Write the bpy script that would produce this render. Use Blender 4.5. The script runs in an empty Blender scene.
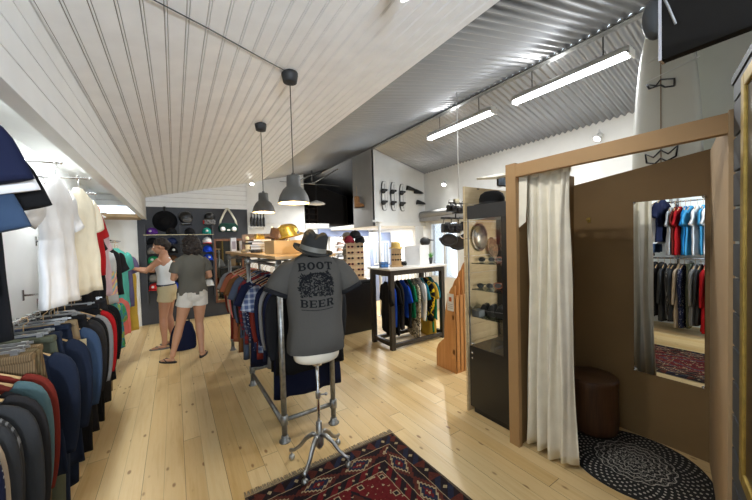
import bpy, bmesh, math, random
from mathutils import Vector, Matrix, noise
R = math.radians
PI = math.pi
rnd = random.Random(7)
scene = bpy.context.scene
COL = scene.collection

# ------------------------------------------------------------------ object helpers
def link(o, parent=None):
    COL.objects.link(o)
    if parent is not None:
        o.parent = parent
    return o

def tag(o, label=None, cat=None, group=None, kind=None):
    if label: o['label'] = label
    if cat: o['category'] = cat
    if group: o['group'] = group
    if kind: o['kind'] = kind
    return o

def thing(name, label, cat, loc=(0, 0, 0), rz=0, group=None):
    o = bpy.data.objects.new(name, None)
    o.empty_display_size = .05
    link(o)
    o.location = loc
    o.rotation_euler = (0, 0, rz)
    return tag(o, label, cat, group)

class MB:
    """collects geometry for ONE mesh"""
    def __init__(s):
        s.v = []; s.f = []; s.m = []; s.sm = []
    def add(s, vs, fs, mi=0, smooth=False):
        b = len(s.v)
        s.v += [tuple(v) for v in vs]
        s.f += [tuple(b + i for i in f) for f in fs]
        s.m += [mi] * len(fs); s.sm += [smooth] * len(fs)
        return s
    def box(s, x0, y0, z0, x1, y1, z1, mi=0):
        v = [(x0,y0,z0),(x1,y0,z0),(x1,y1,z0),(x0,y1,z0),(x0,y0,z1),(x1,y0,z1),(x1,y1,z1),(x0,y1,z1)]
        return s.add(v, [(0,3,2,1),(4,5,6,7),(0,1,5,4),(1,2,6,5),(2,3,7,6),(3,0,4,7)], mi)
    def tube(s, pts, r, n=10, mi=0, cap=True, flat=1.0, flatdir=None, smooth=True):
        pts = [Vector(p) for p in pts]
        if not isinstance(r, (list, tuple)): r = [r] * len(pts)
        vs = []; fs = []
        prev = None
        for i, p in enumerate(pts):
            a = pts[max(i-1, 0)]; b = pts[min(i+1, len(pts)-1)]
            d = (b - a).normalized() if (b - a).length > 1e-9 else Vector((0,0,1))
            if flatdir is not None:
                u = Vector(flatdir); u = (u - d * u.dot(d))
                if u.length < 1e-4: u = d.orthogonal()
                u.normalize()
            else:
                u = (prev - d * prev.dot(d)) if prev is not None else d.orthogonal()
                if u.length < 1e-5: u = d.orthogonal()
                u.normalize()
            prev = u
            w = d.cross(u)
            for k in range(n):
                t = 2 * PI * k / n
                vs.append(p + u * (math.cos(t) * r[i] * flat) + w * (math.sin(t) * r[i]))
        m = len(pts)
        for i in range(m - 1):
            for k in range(n):
                a = i*n + k; b = i*n + (k+1) % n
                fs.append((a, b, b + n, a + n))
        if cap:
            fs.append(tuple(reversed(range(n)))); fs.append(tuple((m-1)*n + k for k in range(n)))
        return s.add(vs, fs, mi, smooth)
    def lathe(s, prof, n=24, c=(0,0,0), mi=0, sx=1, sy=1, smooth=True, cap0=True, cap1=True):
        vs = []; fs = []
        for (r, z) in prof:
            for k in range(n):
                t = 2*PI*k/n
                vs.append((c[0] + sx*r*math.cos(t), c[1] + sy*r*math.sin(t), c[2] + z))
        m = len(prof)
        for i in range(m-1):
            for k in range(n):
                a = i*n+k; b = i*n+(k+1) % n
                fs.append((a, b, b+n, a+n))
        if cap0: fs.append(tuple(reversed(range(n))))
        if cap1: fs.append(tuple((m-1)*n+k for k in range(n)))
        return s.add(vs, fs, mi, smooth)
    def ball(s, c, r, n=12, m=8, mi=0):
        rx, ry, rz = r if isinstance(r, (tuple, list)) else (r, r, r)
        prof = [(math.sin(PI*i/m), -math.cos(PI*i/m)) for i in range(m+1)]
        vs = []; fs = []
        for (q, z) in prof[1:-1]:
            for k in range(n):
                t = 2*PI*k/n
                vs.append((c[0]+rx*q*math.cos(t), c[1]+ry*q*math.sin(t), c[2]+rz*z))
        L = len(vs)
        vs += [(c[0], c[1], c[2]-rz), (c[0], c[1], c[2]+rz)]
        for i in range(m-2):
            for k in range(n):
                a = i*n+k; b = i*n+(k+1) % n
                fs.append((a, b, b+n, a+n))
        for k in range(n):
            fs.append((L, (k+1) % n, k))
            fs.append((L+1, (m-2)*n+k, (m-2)*n+(k+1) % n))
        return s.add(vs, fs, mi, True)
    def prism(s, poly, lo, hi, axis='z', mi=0):
        """poly of 2-D points extruded along axis between lo and hi (CCW in the remaining axes)"""
        def P(a, b, h):
            return (a, b, h) if axis == 'z' else ((h, a, b) if axis == 'x' else (a, h, b))
        n = len(poly)
        vs = [P(a, b, lo) for a, b in poly] + [P(a, b, hi) for a, b in poly]
        fs = [tuple(reversed(range(n))), tuple(range(n, 2*n))] + [(i, (i+1) % n, n+(i+1) % n, n+i) for i in range(n)]
        return s.add(vs, fs, mi)
    def xform(s, M, start=0):
        s.v[start:] = [tuple(M @ Vector(v)) for v in s.v[start:]]
        return s
    def build(s, name, mats, parent=None, bevel=0, subsurf=0, seg=2):
        me = bpy.data.meshes.new(name)
        me.from_pydata(s.v, [], s.f)
        if not isinstance(mats, (list, tuple)): mats = [mats]
        for m in mats: me.materials.append(m)
        me.polygons.foreach_set('material_index', s.m)
        me.polygons.foreach_set('use_smooth', s.sm)
        bm = bmesh.new(); bm.from_mesh(me)
        bmesh.ops.recalc_face_normals(bm, faces=bm.faces)
        bm.to_mesh(me); bm.free()
        me.update()
        o = bpy.data.objects.new(name, me)
        link(o, parent)
        if bevel:
            b = o.modifiers.new('b', 'BEVEL'); b.width = bevel; b.segments = seg; b.limit_method = 'ANGLE'; b.angle_limit = R(40)
        if subsurf:
            q = o.modifiers.new('s', 'SUBSURF'); q.levels = subsurf; q.render_levels = subsurf
        return o

def smooth_rows(rows, per=4):
    out = []
    n = len(rows)
    for i in range(n-1):
        p = [rows[max(i-1,0)], rows[i], rows[i+1], rows[min(i+2,n-1)]]
        for j in range(per):
            t = j/per
            out.append(tuple(.5*((2*p[1][a]) + (-p[0][a]+p[2][a])*t + (2*p[0][a]-5*p[1][a]+4*p[2][a]-p[3][a])*t*t + (-p[0][a]+3*p[1][a]-3*p[2][a]+p[3][a])*t**3) for a in range(len(rows[0]))))
    out.append(rows[-1]); return out


def copy_tree(o, parent=None):
    c = o.copy(); COL.objects.link(c)
    c.parent = parent
    for ch in list(o.children):
        copy_tree(ch, c)
    return c

def struct(o):
    o['kind'] = 'structure'; return o

# ------------------------------------------------------------------ materials
MATS = {}
class N:
    """tiny node expression helper"""
    def __init__(s, nt): s.nt = nt
    def new(s, t, **kw):
        n = s.nt.nodes.new(t)
        for k, v in kw.items(): setattr(n, k, v)
        return n
    def put(s, sock, v):
        if isinstance(v, bpy.types.NodeSocket): s.nt.links.new(v, sock)
        elif v is not None: sock.default_value = v
    def m(s, op, a, b=None, c=None):
        n = s.new('ShaderNodeMath', operation=op)
        s.put(n.inputs[0], a)
        if b is not None: s.put(n.inputs[1], b)
        if c is not None: s.put(n.inputs[2], c)
        return n.outputs[0]
    def mix(s, f, a, b, mode='MIX'):
        n = s.new('ShaderNodeMix', data_type='RGBA', blend_type=mode)
        s.put(n.inputs[0], f); s.put(n.inputs[6], a); s.put(n.inputs[7], b)
        return n.outputs[2]
    def co(s, which='Object'):
        return s.new('ShaderNodeTexCoord').outputs[which]
    def mapv(s, v, sc=(1,1,1), loc=(0,0,0), rot=(0,0,0)):
        n = s.new('ShaderNodeMapping')
        s.put(n.inputs['Vector'], v); n.inputs['Scale'].default_value = sc
        n.inputs['Location'].default_value = loc; n.inputs['Rotation'].default_value = rot
        return n.outputs[0]
    def sep(s, v):
        n = s.new('ShaderNodeSeparateXYZ'); s.put(n.inputs[0], v); return n.outputs
    def comb(s, x, y, z):
        n = s.new('ShaderNodeCombineXYZ'); s.put(n.inputs[0], x); s.put(n.inputs[1], y); s.put(n.inputs[2], z); return n.outputs[0]
    def noise(s, v, scale=5, detail=3, rough=.5, out=0):
        n = s.new('ShaderNodeTexNoise'); s.put(n.inputs['Vector'], v)
        n.inputs['Scale'].default_value = scale; n.inputs['Detail'].default_value = detail; n.inputs['Roughness'].default_value = rough
        return n.outputs[out]
    def vor(s, v, scale=5, out=0, feature='F1'):
        n = s.new('ShaderNodeTexVoronoi', feature=feature); s.put(n.inputs['Vector'], v); n.inputs['Scale'].default_value = scale
        return n.outputs[out]
    def ramp(s, f, stops, interp='LINEAR'):
        n = s.new('ShaderNodeValToRGB'); s.put(n.inputs[0], f)
        cr = n.color_ramp; cr.interpolation = interp
        while len(cr.elements) < len(stops): cr.elements.new(1)
        for e, (p, c) in zip(cr.elements, stops): e.position = p; e.color = c4(c)
        return n.outputs[0]
    def bump(s, h, strength=.3, dist=.01):
        n = s.new('ShaderNodeBump'); n.inputs['Strength'].default_value = strength; n.inputs['Distance'].default_value = dist
        s.put(n.inputs['Height'], h); return n.outputs[0]

def c4(c):
    if isinstance(c, (int, float)): c = (c, c, c)
    return (c[0], c[1], c[2], 1)

def newmat(name):
    m = bpy.data.materials.new(name); m.use_nodes = True
    nt = m.node_tree
    return m, N(nt), nt.nodes['Principled BSDF']

def plain(name, col, rough=.5, metal=0, spec=.5, var=.08, vs=6, bump=0, bs=60, coat=0):
    if name in MATS: return MATS[name]
    m, n, b = newmat(name)
    co = n.co()
    f = n.noise(co, vs, 4)
    a = tuple(max(0, x*(1-var)) for x in c4(col)[:3]); d = tuple(min(1, x*(1+var)) for x in c4(col)[:3])
    n.put(b.inputs['Base Color'], n.ramp(f, [(.3, a), (.7, d)]))
    b.inputs['Roughness'].default_value = rough; b.inputs['Metallic'].default_value = metal
    b.inputs['Specular IOR Level'].default_value = spec
    b.inputs['Coat Weight'].default_value = coat
    if bump: n.put(b.inputs['Normal'], n.bump(n.noise(co, bs, 3), bump, .003))
    MATS[name] = m; return m

def fabric(name, c1, c2=None, pat='plain', sc=1.0, rough=.9):
    """woven cloth: plain, stripe (across), vstripe, check, print, tiedye, camo, heather, cord"""
    if name in MATS: return MATS[name]
    m, n, b = newmat(name)
    co = n.co(); X, Y, Z = n.sep(co)
    c1 = c4(c1); c2 = c4(c2 if c2 is not None else (c1[0]*.5, c1[1]*.5, c1[2]*.5))
    if pat == 'plain':
        f = n.noise(co, 9, 3); col = n.mix(f, c4([v*.82 for v in c1[:3]]), c4([min(1, v*1.12) for v in c1[:3]]))
    elif pat == 'stripe':
        f = n.m('GREATER_THAN', n.m('FRACT', n.m('MULTIPLY', Z, 22*sc)), .55); col = n.mix(f, c1, c2)
    elif pat == 'vstripe':
        f = n.m('GREATER_THAN', n.m('FRACT', n.m('MULTIPLY', X, 30*sc)), .6); col = n.mix(f, c1, c2)
    elif pat == 'check':
        f = n.m('GREATER_THAN', n.m('FRACT', n.m('MULTIPLY', Z, 14*sc)), .62)
        g = n.m('GREATER_THAN', n.m('FRACT', n.m('MULTIPLY', X, 14*sc)), .62)
        col = n.mix(n.m('MULTIPLY', n.m('ADD', f, g), .5), c1, c2)
    elif pat == 'print':
        f = n.m('GREATER_THAN', n.noise(co, 34*sc, 2), .53)
        box = n.m('MULTIPLY', n.m('LESS_THAN', n.m('ABSOLUTE', X), .11), n.m('LESS_THAN', n.m('ABSOLUTE', n.m('ADD', Z, .33)), .12))
        col = n.mix(n.m('MULTIPLY', f, box), c1, c2)
    elif pat == 'band':
        f = n.m('LESS_THAN', n.m('ABSOLUTE', n.m('ADD', Z, .30*sc)), .055); col = n.mix(f, c1, c2)
    elif pat == 'block':
        f = n.m('LESS_THAN', Z, -.33*sc); col = n.mix(f, c1, c2)
    elif pat == 'dots':
        f = n.m('LESS_THAN', n.vor(co, 30*sc), .22); col = n.mix(f, c1, c2)
    elif pat == 'camo':
        f = n.noise(co, 14*sc, 2); col = n.ramp(f, [(0, c1), (.42, c2), (.5, c1), (.58, [v*.4 for v in c1[:3]])], 'CONSTANT')
    elif pat == 'tiedye':
        d = n.noise(co, 5*sc, 4, .7, 0)
        col = n.ramp(d, [(.3, (.02,.12,.05)), (.42, (.06,.32,.10)), (.5, (.02,.16,.30)), (.58, (.25,.38,.05)), (.7, (.02,.06,.12))])
    elif pat == 'waves':
        w = n.m('ADD', n.m('MULTIPLY', Z, 26), n.m('MULTIPLY', n.m('SINE', n.m('MULTIPLY', X, 28)), .9))
        k = n.m('FRACT', n.m('MULTIPLY', w, .25))
        band = n.m('LESS_THAN', n.m('ABSOLUTE', n.m('ADD', Z, .50)), .14)
        cc = n.ramp(k, [(0, (.75,.45,.25)), (.25, (.25,.45,.5)), (.5, (.7,.55,.2)), (.75, (.55,.28,.35))], 'CONSTANT')
        col = n.mix(band, c1, cc)
    elif pat == 'heather':
        f = n.noise(n.mapv(co, (1,1,3)), 260, 2); col = n.mix(f, c1, c2)
    elif pat == 'cord':
        f = n.m('GREATER_THAN', n.m('FRACT', n.m('MULTIPLY', X, 130)), .45); col = n.mix(f, c2, c1)
    n.put(b.inputs['Base Color'], col)
    b.inputs['Roughness'].default_value = rough
    b.inputs['Specular IOR Level'].default_value = .10
    b.inputs['Sheen Weight'].default_value = 0.0
    n.put(b.inputs['Normal'], n.bump(n.noise(n.mapv(co, (1,1,.35)), 30, 4), .35, .006))
    MATS[name] = m; return m

def emit(name, col, s):
    if name in MATS: return MATS[name]
    m, n, b = newmat(name)
    b.inputs['Base Color'].default_value = c4(col)
    b.inputs['Emission Color'].default_value = c4(col); b.inputs['Emission Strength'].default_value = s
    MATS[name] = m; return m

def wood(name, c1, c2, along='z', sc=1.0, rough=.45, knots=0, spec=.4):
    if name in MATS: return MATS[name]
    m, n, b = newmat(name)
    co = n.co()
    s = {'x': (.6, 9, 9), 'y': (9, .6, 9), 'z': (9, 9, .6)}[along]
    v = n.mapv(co, tuple(q*sc for q in s))
    f = n.noise(v, 3, 5, .6)
    col = n.ramp(f, [(.3, c1), (.7, c2)])
    if knots:
        k = n.vor(n.mapv(co, tuple(q**.35*1.8 for q in s)), 1.5)
        col = n.mix(n.m('LESS_THAN', k, .045), col, c4([q*.35 for q in c4(c1)[:3]]))
    n.put(b.inputs['Base Color'], col)
    b.inputs['Roughness'].default_value = rough; b.inputs['Specular IOR Level'].default_value = spec
    n.put(b.inputs['Normal'], n.bump(f, .12, .003))
    MATS[name] = m; return m

def glass(name, tint=(1,1,1), alpha=.12, rough=.02):
    if name in MATS: return MATS[name]
    m, n, b = newmat(name)
    nt = m.node_tree
    tr = n.new('ShaderNodeBsdfTransparent'); tr.inputs[0].default_value = c4(tint)
    gl = n.new('ShaderNodeBsdfGlossy'); gl.inputs['Roughness'].default_value = rough
    fr = n.new('ShaderNodeFresnel'); fr.inputs[0].default_value = 1.45
    mx = n.new('ShaderNodeMixShader')
    nt.links.new(n.m('ADD', n.m('MULTIPLY', fr.outputs[0], .8), alpha*.2), mx.inputs[0])
    nt.links.new(tr.outputs[0], mx.inputs[1]); nt.links.new(gl.outputs[0], mx.inputs[2])
    nt.links.new(mx.outputs[0], nt.nodes['Material Output'].inputs[0])
    MATS[name] = m; return m

M_white = plain('white_paint', (.80,.80,.78), .45, var=.03, bump=.05)
M_ceil = plain('ceiling_paint', (.87,.87,.87), .42, var=.04, bump=.05)
M_wall = plain('wall_paint', (.82,.82,.79), .7, var=.03, bump=.1, bs=25)
M_alc = plain('alcove_paint', (.86,.88,.87), .6, var=.02)
M_dark = plain('slate_paint', (.028,.029,.033), .55, var=.1)
M_slat = plain('slat_paint', (.05,.055,.062), .5, var=.1)
M_black = plain('black_lacquer', (.012,.012,.013), .3, var=.1)
M_blk = plain('black_matte', (.015,.015,.016), .6)
M_chrome = plain('chrome', (.7,.7,.7), .18, 1, var=.02)
M_galv = plain('galvanised', (.27,.28,.28), .42, .85, var=.25, vs=30)
M_steel = plain('cast_steel', (.36,.36,.35), .33, .9, var=.2, vs=20)
M_mdf = plain('mdf_board', (.36,.22,.10), .65, var=.06, vs=3, bump=.05)
M_mdfdk = plain('mdf_panel', (.19,.115,.045), .7, var=.08, vs=2, bump=.05)
M_grey = plain('lamp_grey', (.055,.052,.045), .5)
M_gold = plain('gold_leaf', (.40,.28,.07), .4, .6, var=.2, vs=30)
M_pine = wood('pine_trim', (.60,.42,.22), (.72,.54,.32), 'x')
M_hang = wood('hanger_wood', (.45,.28,.12), (.6,.42,.22), 'x')
M_plyw = wood('plywood_warm', (.46,.20,.06), (.60,.30,.11), 'z')
M_rackw = wood('rack_black_wood', (.022,.018,.015), (.045,.038,.032), 'z')
M_greywood = plain('bluegrey_wall', (.22,.27,.42), .7)
# ------------------------------------------------------------------ camera, world, view
def make_camera():
    th, p, r = R(33.0), R(1.6), R(1.6)
    f = Vector((math.sin(th)*math.cos(p), math.cos(th)*math.cos(p), -math.sin(p)))
    rt = Vector((math.cos(th), -math.sin(th), 0)); up = rt.cross(f)
    RR = math.cos(r)*rt - math.sin(r)*up; UU = math.cos(r)*up + math.sin(r)*rt
    cd = bpy.data.cameras.new('camera'); cd.sensor_width = 36; cd.lens = 36*310/752; cd.clip_start = .03
    o = bpy.data.objects.new('camera', cd); link(o)
    M = Matrix((RR, UU, -f)).transposed().to_4x4(); M.translation = (0, 0, 1.55)
    o.matrix_world = M
    scene.camera = o
make_camera()
w = bpy.data.worlds.new('world'); scene.world = w; w.use_nodes = True
w.node_tree.nodes['Background'].inputs[0].default_value = (.74, .87, 1, 1)
w.node_tree.nodes['Background'].inputs[1].default_value = 3.2
scene.view_settings.view_transform = 'Standard'; scene.view_settings.look = 'None'
scene.view_settings.exposure = 0.22; scene.view_settings.gamma = 1
scene.cycles.max_bounces = 7; scene.cycles.diffuse_bounces = 4; scene.cycles.glossy_bounces = 4
scene.cycles.transparent_max_bounces = 12
scene.cycles.sample_clamp_indirect = 4
scene.cycles.caustics_reflective = False; scene.cycles.caustics_refractive = False
scene.cycles.use_denoising = True
try: scene.cycles.denoiser = 'OPENIMAGEDENOISE'
except Exception: pass

# ------------------------------------------------------------------ floor
def floor_material():
    m, n, b = newmat('pine_floor')
    X, Y, Z = n.sep(n.co())
    PWd = .118
    u = n.m('DIVIDE', X, PWd); row = n.m('FLOOR', u); fx = n.m('FRACT', u)
    wn = n.new('ShaderNodeTexWhiteNoise', noise_dimensions='1D'); n.put(wn.inputs['W'], row)
    off = n.m('MULTIPLY', wn.outputs[0], 3.1)
    v = n.m('DIVIDE', n.m('ADD', Y, off), 2.35); seg = n.m('FLOOR', v); fy = n.m('FRACT', v)
    w2 = n.new('ShaderNodeTexWhiteNoise', noise_dimensions='2D'); n.put(w2.inputs['Vector'], n.comb(row, seg, 0.0))
    tone = w2.outputs[0]
    g = n.comb(n.m('ADD', n.m('MULTIPLY', X, 26), n.m('MULTIPLY', tone, 40)), n.m('MULTIPLY', Y, 1.5), n.m('MULTIPLY', row, 3.7))
    grain = n.noise(g, 1.0, 5, .62)
    base = n.ramp(tone, [(0, (.62,.43,.20)), (.35, (.70,.52,.265)), (.7, (.76,.59,.325)), (1, (.64,.44,.19))])
    gr = n.ramp(grain, [(.25, (.80,.70,.52)), (.5, (1,1,1)), (.75, (.93,.86,.72))])
    col = n.mix(.75, base, gr, 'MULTIPLY')
    kv = n.comb(n.m('MULTIPLY', X, 9.5), n.m('MULTIPLY', Y, 4.4), n.m('MULTIPLY', row, 5.0))
    kd = n.vor(kv, 1.0)
    k = n.ramp(kd, [(.0, (1,1,1)), (.07, (1,1,1)), (.13, (0,0,0))])
    col = n.mix(n.m('MULTIPLY', k, .8), col, (.23, .10, .03, 1))
    crack = n.noise(n.comb(n.m('MULTIPLY', X, 9), n.m('MULTIPLY', Y, 34), 0.0), 1.0, 2)
    ck = n.m('GREATER_THAN', n.m('MULTIPLY', crack, n.m('SUBTRACT', 1.15, kd)), .70)
    col = n.mix(n.m('MULTIPLY', ck, .35), col, (.33, .19, .08, 1))
    e1 = n.m('LESS_THAN', fx, .022); big = n.m('LESS_THAN', n.m('FRACT', n.m('DIVIDE', n.m('ADD', row, .5), 2.0)), .5)
    e2 = n.m('LESS_THAN', fy, .0016)
    seam = n.m('MAXIMUM', n.m('MULTIPLY', e1, n.m('ADD', n.m('MULTIPLY', big, .45), .4)), n.m('MULTIPLY', e2, .8))
    col = n.mix(seam, col, (.10, .055, .02, 1))
    n.put(b.inputs['Base Color'], col)
    n.put(b.inputs['Roughness'], n.ramp(grain, [(.2, .30), (.8, .42)]))
    b.inputs['Specular IOR Level'].default_value = .45
    n.put(b.inputs['Normal'], n.bump(n.m('SUBTRACT', n.m('MULTIPLY', grain, .3), seam), .35, .002))
    return m
struct(MB().box(-1.3, -3.0, -.1, 5.0, 9.4, 0).build('floor', floor_material()))

# ------------------------------------------------------------------ boarded ceiling, fascia, corrugated roof
def boards(p0, du, nb, width, dv, length, nrm, groove=.005, depth=.008, bead=True):
    """tongue and groove boards laid side by side along du, each running along dv; one mesh"""
    p0, du, dv, nrm = map(Vector, (p0, du, dv, nrm))
    prof = []
    for i in range(nb):
        a = i*width
        prof += [(a, -depth), (a+groove*.5, -depth), (a+groove, 0)]
        if bead: prof += [(a+groove*2.2, 0), (a+groove*2.5, -depth*.7), (a+groove*2.9, -depth*.7), (a+groove*3.2, 0)]
        prof += [(a+width-groove*.4, 0), (a+width-.0001, -depth)]
    mb = MB()
    vs = []; fs = []
    for (a, h) in prof:
        q = p0 + du*a + nrm*h
        vs += [q, q + dv*length]
    for i in range(len(prof)-1):
        fs.append((2*i, 2*i+1, 2*i+3, 2*i+2))
    mb.add(vs, fs)
    per = 7 if bead else 5
    for i in range(len(prof)-1):
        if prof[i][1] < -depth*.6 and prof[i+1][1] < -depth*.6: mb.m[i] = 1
    return mb
M_gap = plain('board_gap_shade_grime', (.20,.15,.11), .8)  # groove bottoms: gap shade painted into the colour, together with grime
sl = .23; L = math.hypot(1, sl)
u = Vector((1/L, 0, sl/L)); nd = Vector((sl/L, 0, -1/L))
wid = 2.247*L/25
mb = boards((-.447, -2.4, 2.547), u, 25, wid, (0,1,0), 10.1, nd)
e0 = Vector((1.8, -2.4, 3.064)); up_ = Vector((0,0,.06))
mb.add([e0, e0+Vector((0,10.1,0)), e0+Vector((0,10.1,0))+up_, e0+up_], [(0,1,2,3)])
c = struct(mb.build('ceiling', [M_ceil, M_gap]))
# fascia above the alcove: horizontal boards facing the aisle plus its soffit edge
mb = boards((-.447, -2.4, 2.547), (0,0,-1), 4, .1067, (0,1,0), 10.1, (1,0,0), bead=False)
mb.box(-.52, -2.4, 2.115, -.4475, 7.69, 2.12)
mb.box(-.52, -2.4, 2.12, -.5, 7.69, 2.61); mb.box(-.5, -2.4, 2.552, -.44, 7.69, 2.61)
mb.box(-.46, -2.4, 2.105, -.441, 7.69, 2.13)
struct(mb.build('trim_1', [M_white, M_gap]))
struct(MB().box(-1.2, 7.0, 2.10, -.53, 7.68, 2.16).build('trim_2', plain('lintel_tan', (.40,.27,.13), .6)))
struct(MB().box(-1.3, -2.4, 2.60, -.50, 7.7, 2.66).build('ceiling_alcove', M_alc))

def corrugated(p0, along, n_corr, pitch, across, width, nrm, amp=.016):
    p0, along, across, nrm = map(Vector, (p0, along, across, nrm))
    vs = []; fs = []; S = 8
    for i in range(n_corr*S+1):
        q = p0 + along*(i*pitch/S) + nrm*(amp*math.cos(2*PI*i/S))
        vs += [q, q + across*width]
    for i in range(n_corr*S):
        fs.append((2*i, 2*i+1, 2*i+3, 2*i+2))
    return MB().add(vs, fs, 0, True)
def tin_material():
    m, n, b = newmat('corrugated_tin')
    f = n.noise(n.mapv(n.co(), (1, .6, 1)), .7, 2, .5)
    n.put(b.inputs['Base Color'], n.ramp(f, [(.3, (.27,.28,.30)), (.7, (.36,.37,.39))]))
    b.inputs['Metallic'].default_value = .9
    b.inputs['Roughness'].default_value = .33
    return m
tin = tin_material()
z0 = 2.65 + .23*1.74 + .03
w1 = (3.44-1.74)*L
struct(corrugated((1.74, -2.4, z0), (0,1,0), 146, .08, u, w1, nd).build('ceiling_tin_left', tin))
s2 = -.275; L2 = math.hypot(1, s2)
zr = z0 + .23*(3.44-1.74)
struct(corrugated((3.44, -2.4, zr), (0,1,0), 146, .08, (1/L2, 0, s2/L2), 1.75*L2, (s2/L2, 0, -1/L2)).build('ceiling_tin_right', tin))
struct(MB().prism([(3.40, zr-.042), (3.44, zr-.034), (3.48, zr-.044), (3.48, zr-.036), (3.44, zr-.02), (3.40, zr-.032)], -2.4, 5.39, 'y').build('trim_ridge', M_galv))

# ------------------------------------------------------------------ walls
struct(MB().box(-1.3, -2.4, 0, -1.2, 7.8, 3.0).build('wall_left', M_alc))
# back wall: hat wall (dark below, clapboard above), plain white to its right with the loft opening, ground floor openings
struct(MB().box(-.62, 7.70, 0, 1.45, 7.80, 2.37).build('wall_back_dark', M_dark))
struct(MB().box(-1.2, 7.66, 0, -.60, 7.80, 2.12).build('wall_back_column', M_wall))
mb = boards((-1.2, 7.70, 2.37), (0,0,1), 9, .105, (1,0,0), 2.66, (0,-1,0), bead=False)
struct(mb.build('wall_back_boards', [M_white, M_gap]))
mb = MB()
mb.box(1.45, 7.70, 0, 2.84, 7.80, 3.6)
mb.box(2.84, 7.66, 1.93, 3.50, 7.80, 2.06)
mb.box(1.45, 7.685, 2.055, 2.84, 7.70, 2.07)
mb.box(2.84, 7.70, 0, 3.3, 7.8, 1.93)
mb.box(3.3, 7.70, 0, 4.9, 7.8, .25); mb.box(3.3, 7.70, 1.85, 4.9, 7.8, 1.95)
mb.box(3.3, 7.70, 0, 4.9, 7.8, 1.9)
struct(mb.build('wall_back_white', M_wall))
# loft: a box room on the right, white front with the boards on it, grey side towards the shop
mb = MB(); mb.box(3.46, 5.40, 1.87, 4.88, 5.46, 3.47)
struct(mb.build('wall_loft_front', M_wall))
struct(MB().box(3.44, 5.385, 1.95, 4.88, 5.40, 1.99).build('trim_loft', M_white))
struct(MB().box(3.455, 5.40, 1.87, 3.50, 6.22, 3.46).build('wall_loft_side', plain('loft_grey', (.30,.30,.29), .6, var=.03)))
struct(MB().box(3.50, 5.46, 1.87, 4.88, 7.7, 1.95).build('ceiling_loft', M_wall))
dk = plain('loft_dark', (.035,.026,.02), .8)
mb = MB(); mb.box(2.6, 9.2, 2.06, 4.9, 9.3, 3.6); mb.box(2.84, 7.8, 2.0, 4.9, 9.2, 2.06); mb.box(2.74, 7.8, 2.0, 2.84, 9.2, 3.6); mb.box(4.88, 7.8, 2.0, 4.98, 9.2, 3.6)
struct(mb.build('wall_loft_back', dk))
mb = MB()
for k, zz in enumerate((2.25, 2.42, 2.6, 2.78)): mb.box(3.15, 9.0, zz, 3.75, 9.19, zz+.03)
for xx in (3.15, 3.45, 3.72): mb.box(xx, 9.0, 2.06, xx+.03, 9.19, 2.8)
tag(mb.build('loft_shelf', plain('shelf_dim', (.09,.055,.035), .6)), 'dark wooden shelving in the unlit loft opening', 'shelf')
# tie rods
mb = MB(); mb.tube([(2.0, 6.9, 2.93), (3.45, 6.9, 2.93)], .008, 6); mb.tube([(2.3, 6.9, 2.93), (3.1, 6.9, 3.30)], .012, 6); mb.tube([(2.75, 6.9, 2.93), (3.44, 6.9, 3.35)], .010, 6)
mb.tube([(2.75, 6.9, 2.93), (2.75, 6.9, 3.25)], .01, 6)
struct(mb.build('trim_roof_rod', M_steel))
# right wall with shop window (y 4.45..5.2)
mb = MB()
mb.box(4.88, -2.4, 0, 4.98, 4.42, 3.1); mb.box(4.88, 4.42, 0, 4.98, 5.22, .72); mb.box(4.88, 4.42, 1.93, 4.98, 5.22, 3.1); mb.box(4.88, 5.22, 0, 4.98, 9.3, 3.2)
struct(mb.build('wall_right', M_wall))
fr = struct(MB().box(4.87, 4.38, .66, 4.99, 4.44, 1.95).box(4.87, 5.20, .66, 4.99, 5.26, 1.95).box(4.87, 4.42, .66, 4.99, 5.22, .74).box(4.87, 4.42, 1.9, 4.99, 5.22, 1.96).box(4.90, 4.80, .74, 4.94, 4.84, 1.9).build('window_1', M_white))
MB().box(4.925, 4.44, .74, 4.93, 5.2, 1.9).build('pane', glass('win_glass'), fr)
struct(MB().box(4.70, 3.6, 1.97, 4.88, 5.38, 2.05).tube([(4.74, 3.7, 2.12), (4.74, 5.36, 2.12)], .075, 12).build('trim_shutter', plain('shutter_grey', (.33,.33,.33), .5)))
# near white and blue wall pieces behind the changing room
struct(MB().box(3.20, .32, 0, 3.30, .62, 3.42).build('wall_right_near', plain('wall_dim', (.62,.62,.56), .7, var=.03)))
struct(MB().box(3.18, -2.4, 0, 3.28, .31, 3.42).build('wall_right_blue', plain('wall_blue', (.25,.33,.52), .7, var=.05)))
struct(MB().box(3.30, .55, 0, 4.88, .62, 3.42).build('wall_stock', M_wall))
# street side behind the photographer, with the shop window that lets daylight in
mb = MB(); y = -2.4
mb.box(-1.3, y-.1, 0, 3.3, y, .25); mb.box(-1.3, y-.1, 2.35, 3.3, y, 3.6); mb.box(-1.3, y-.1, .25, -.9, y, 2.35); mb.box(1.6, y-.1, .25, 3.3, y, 2.35)
struct(mb.build('wall_front', M_wall))
fr = struct(MB().box(-.92, y-.08, .22, -.86, y, 2.38).box(1.56, y-.08, .22, 1.62, y, 2.38).box(-.9, y-.08, .2, 1.6, y, .27).box(-.9, y-.08, 2.33, 1.6, y, 2.4).box(.32, y-.06, .25, .38, y-.02, 2.35).build('window_2', M_blk))
MB().box(-.86, y-.045, .27, 1.56, y-.04, 2.33).build('pane', glass('win_glass'), fr)

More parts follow.
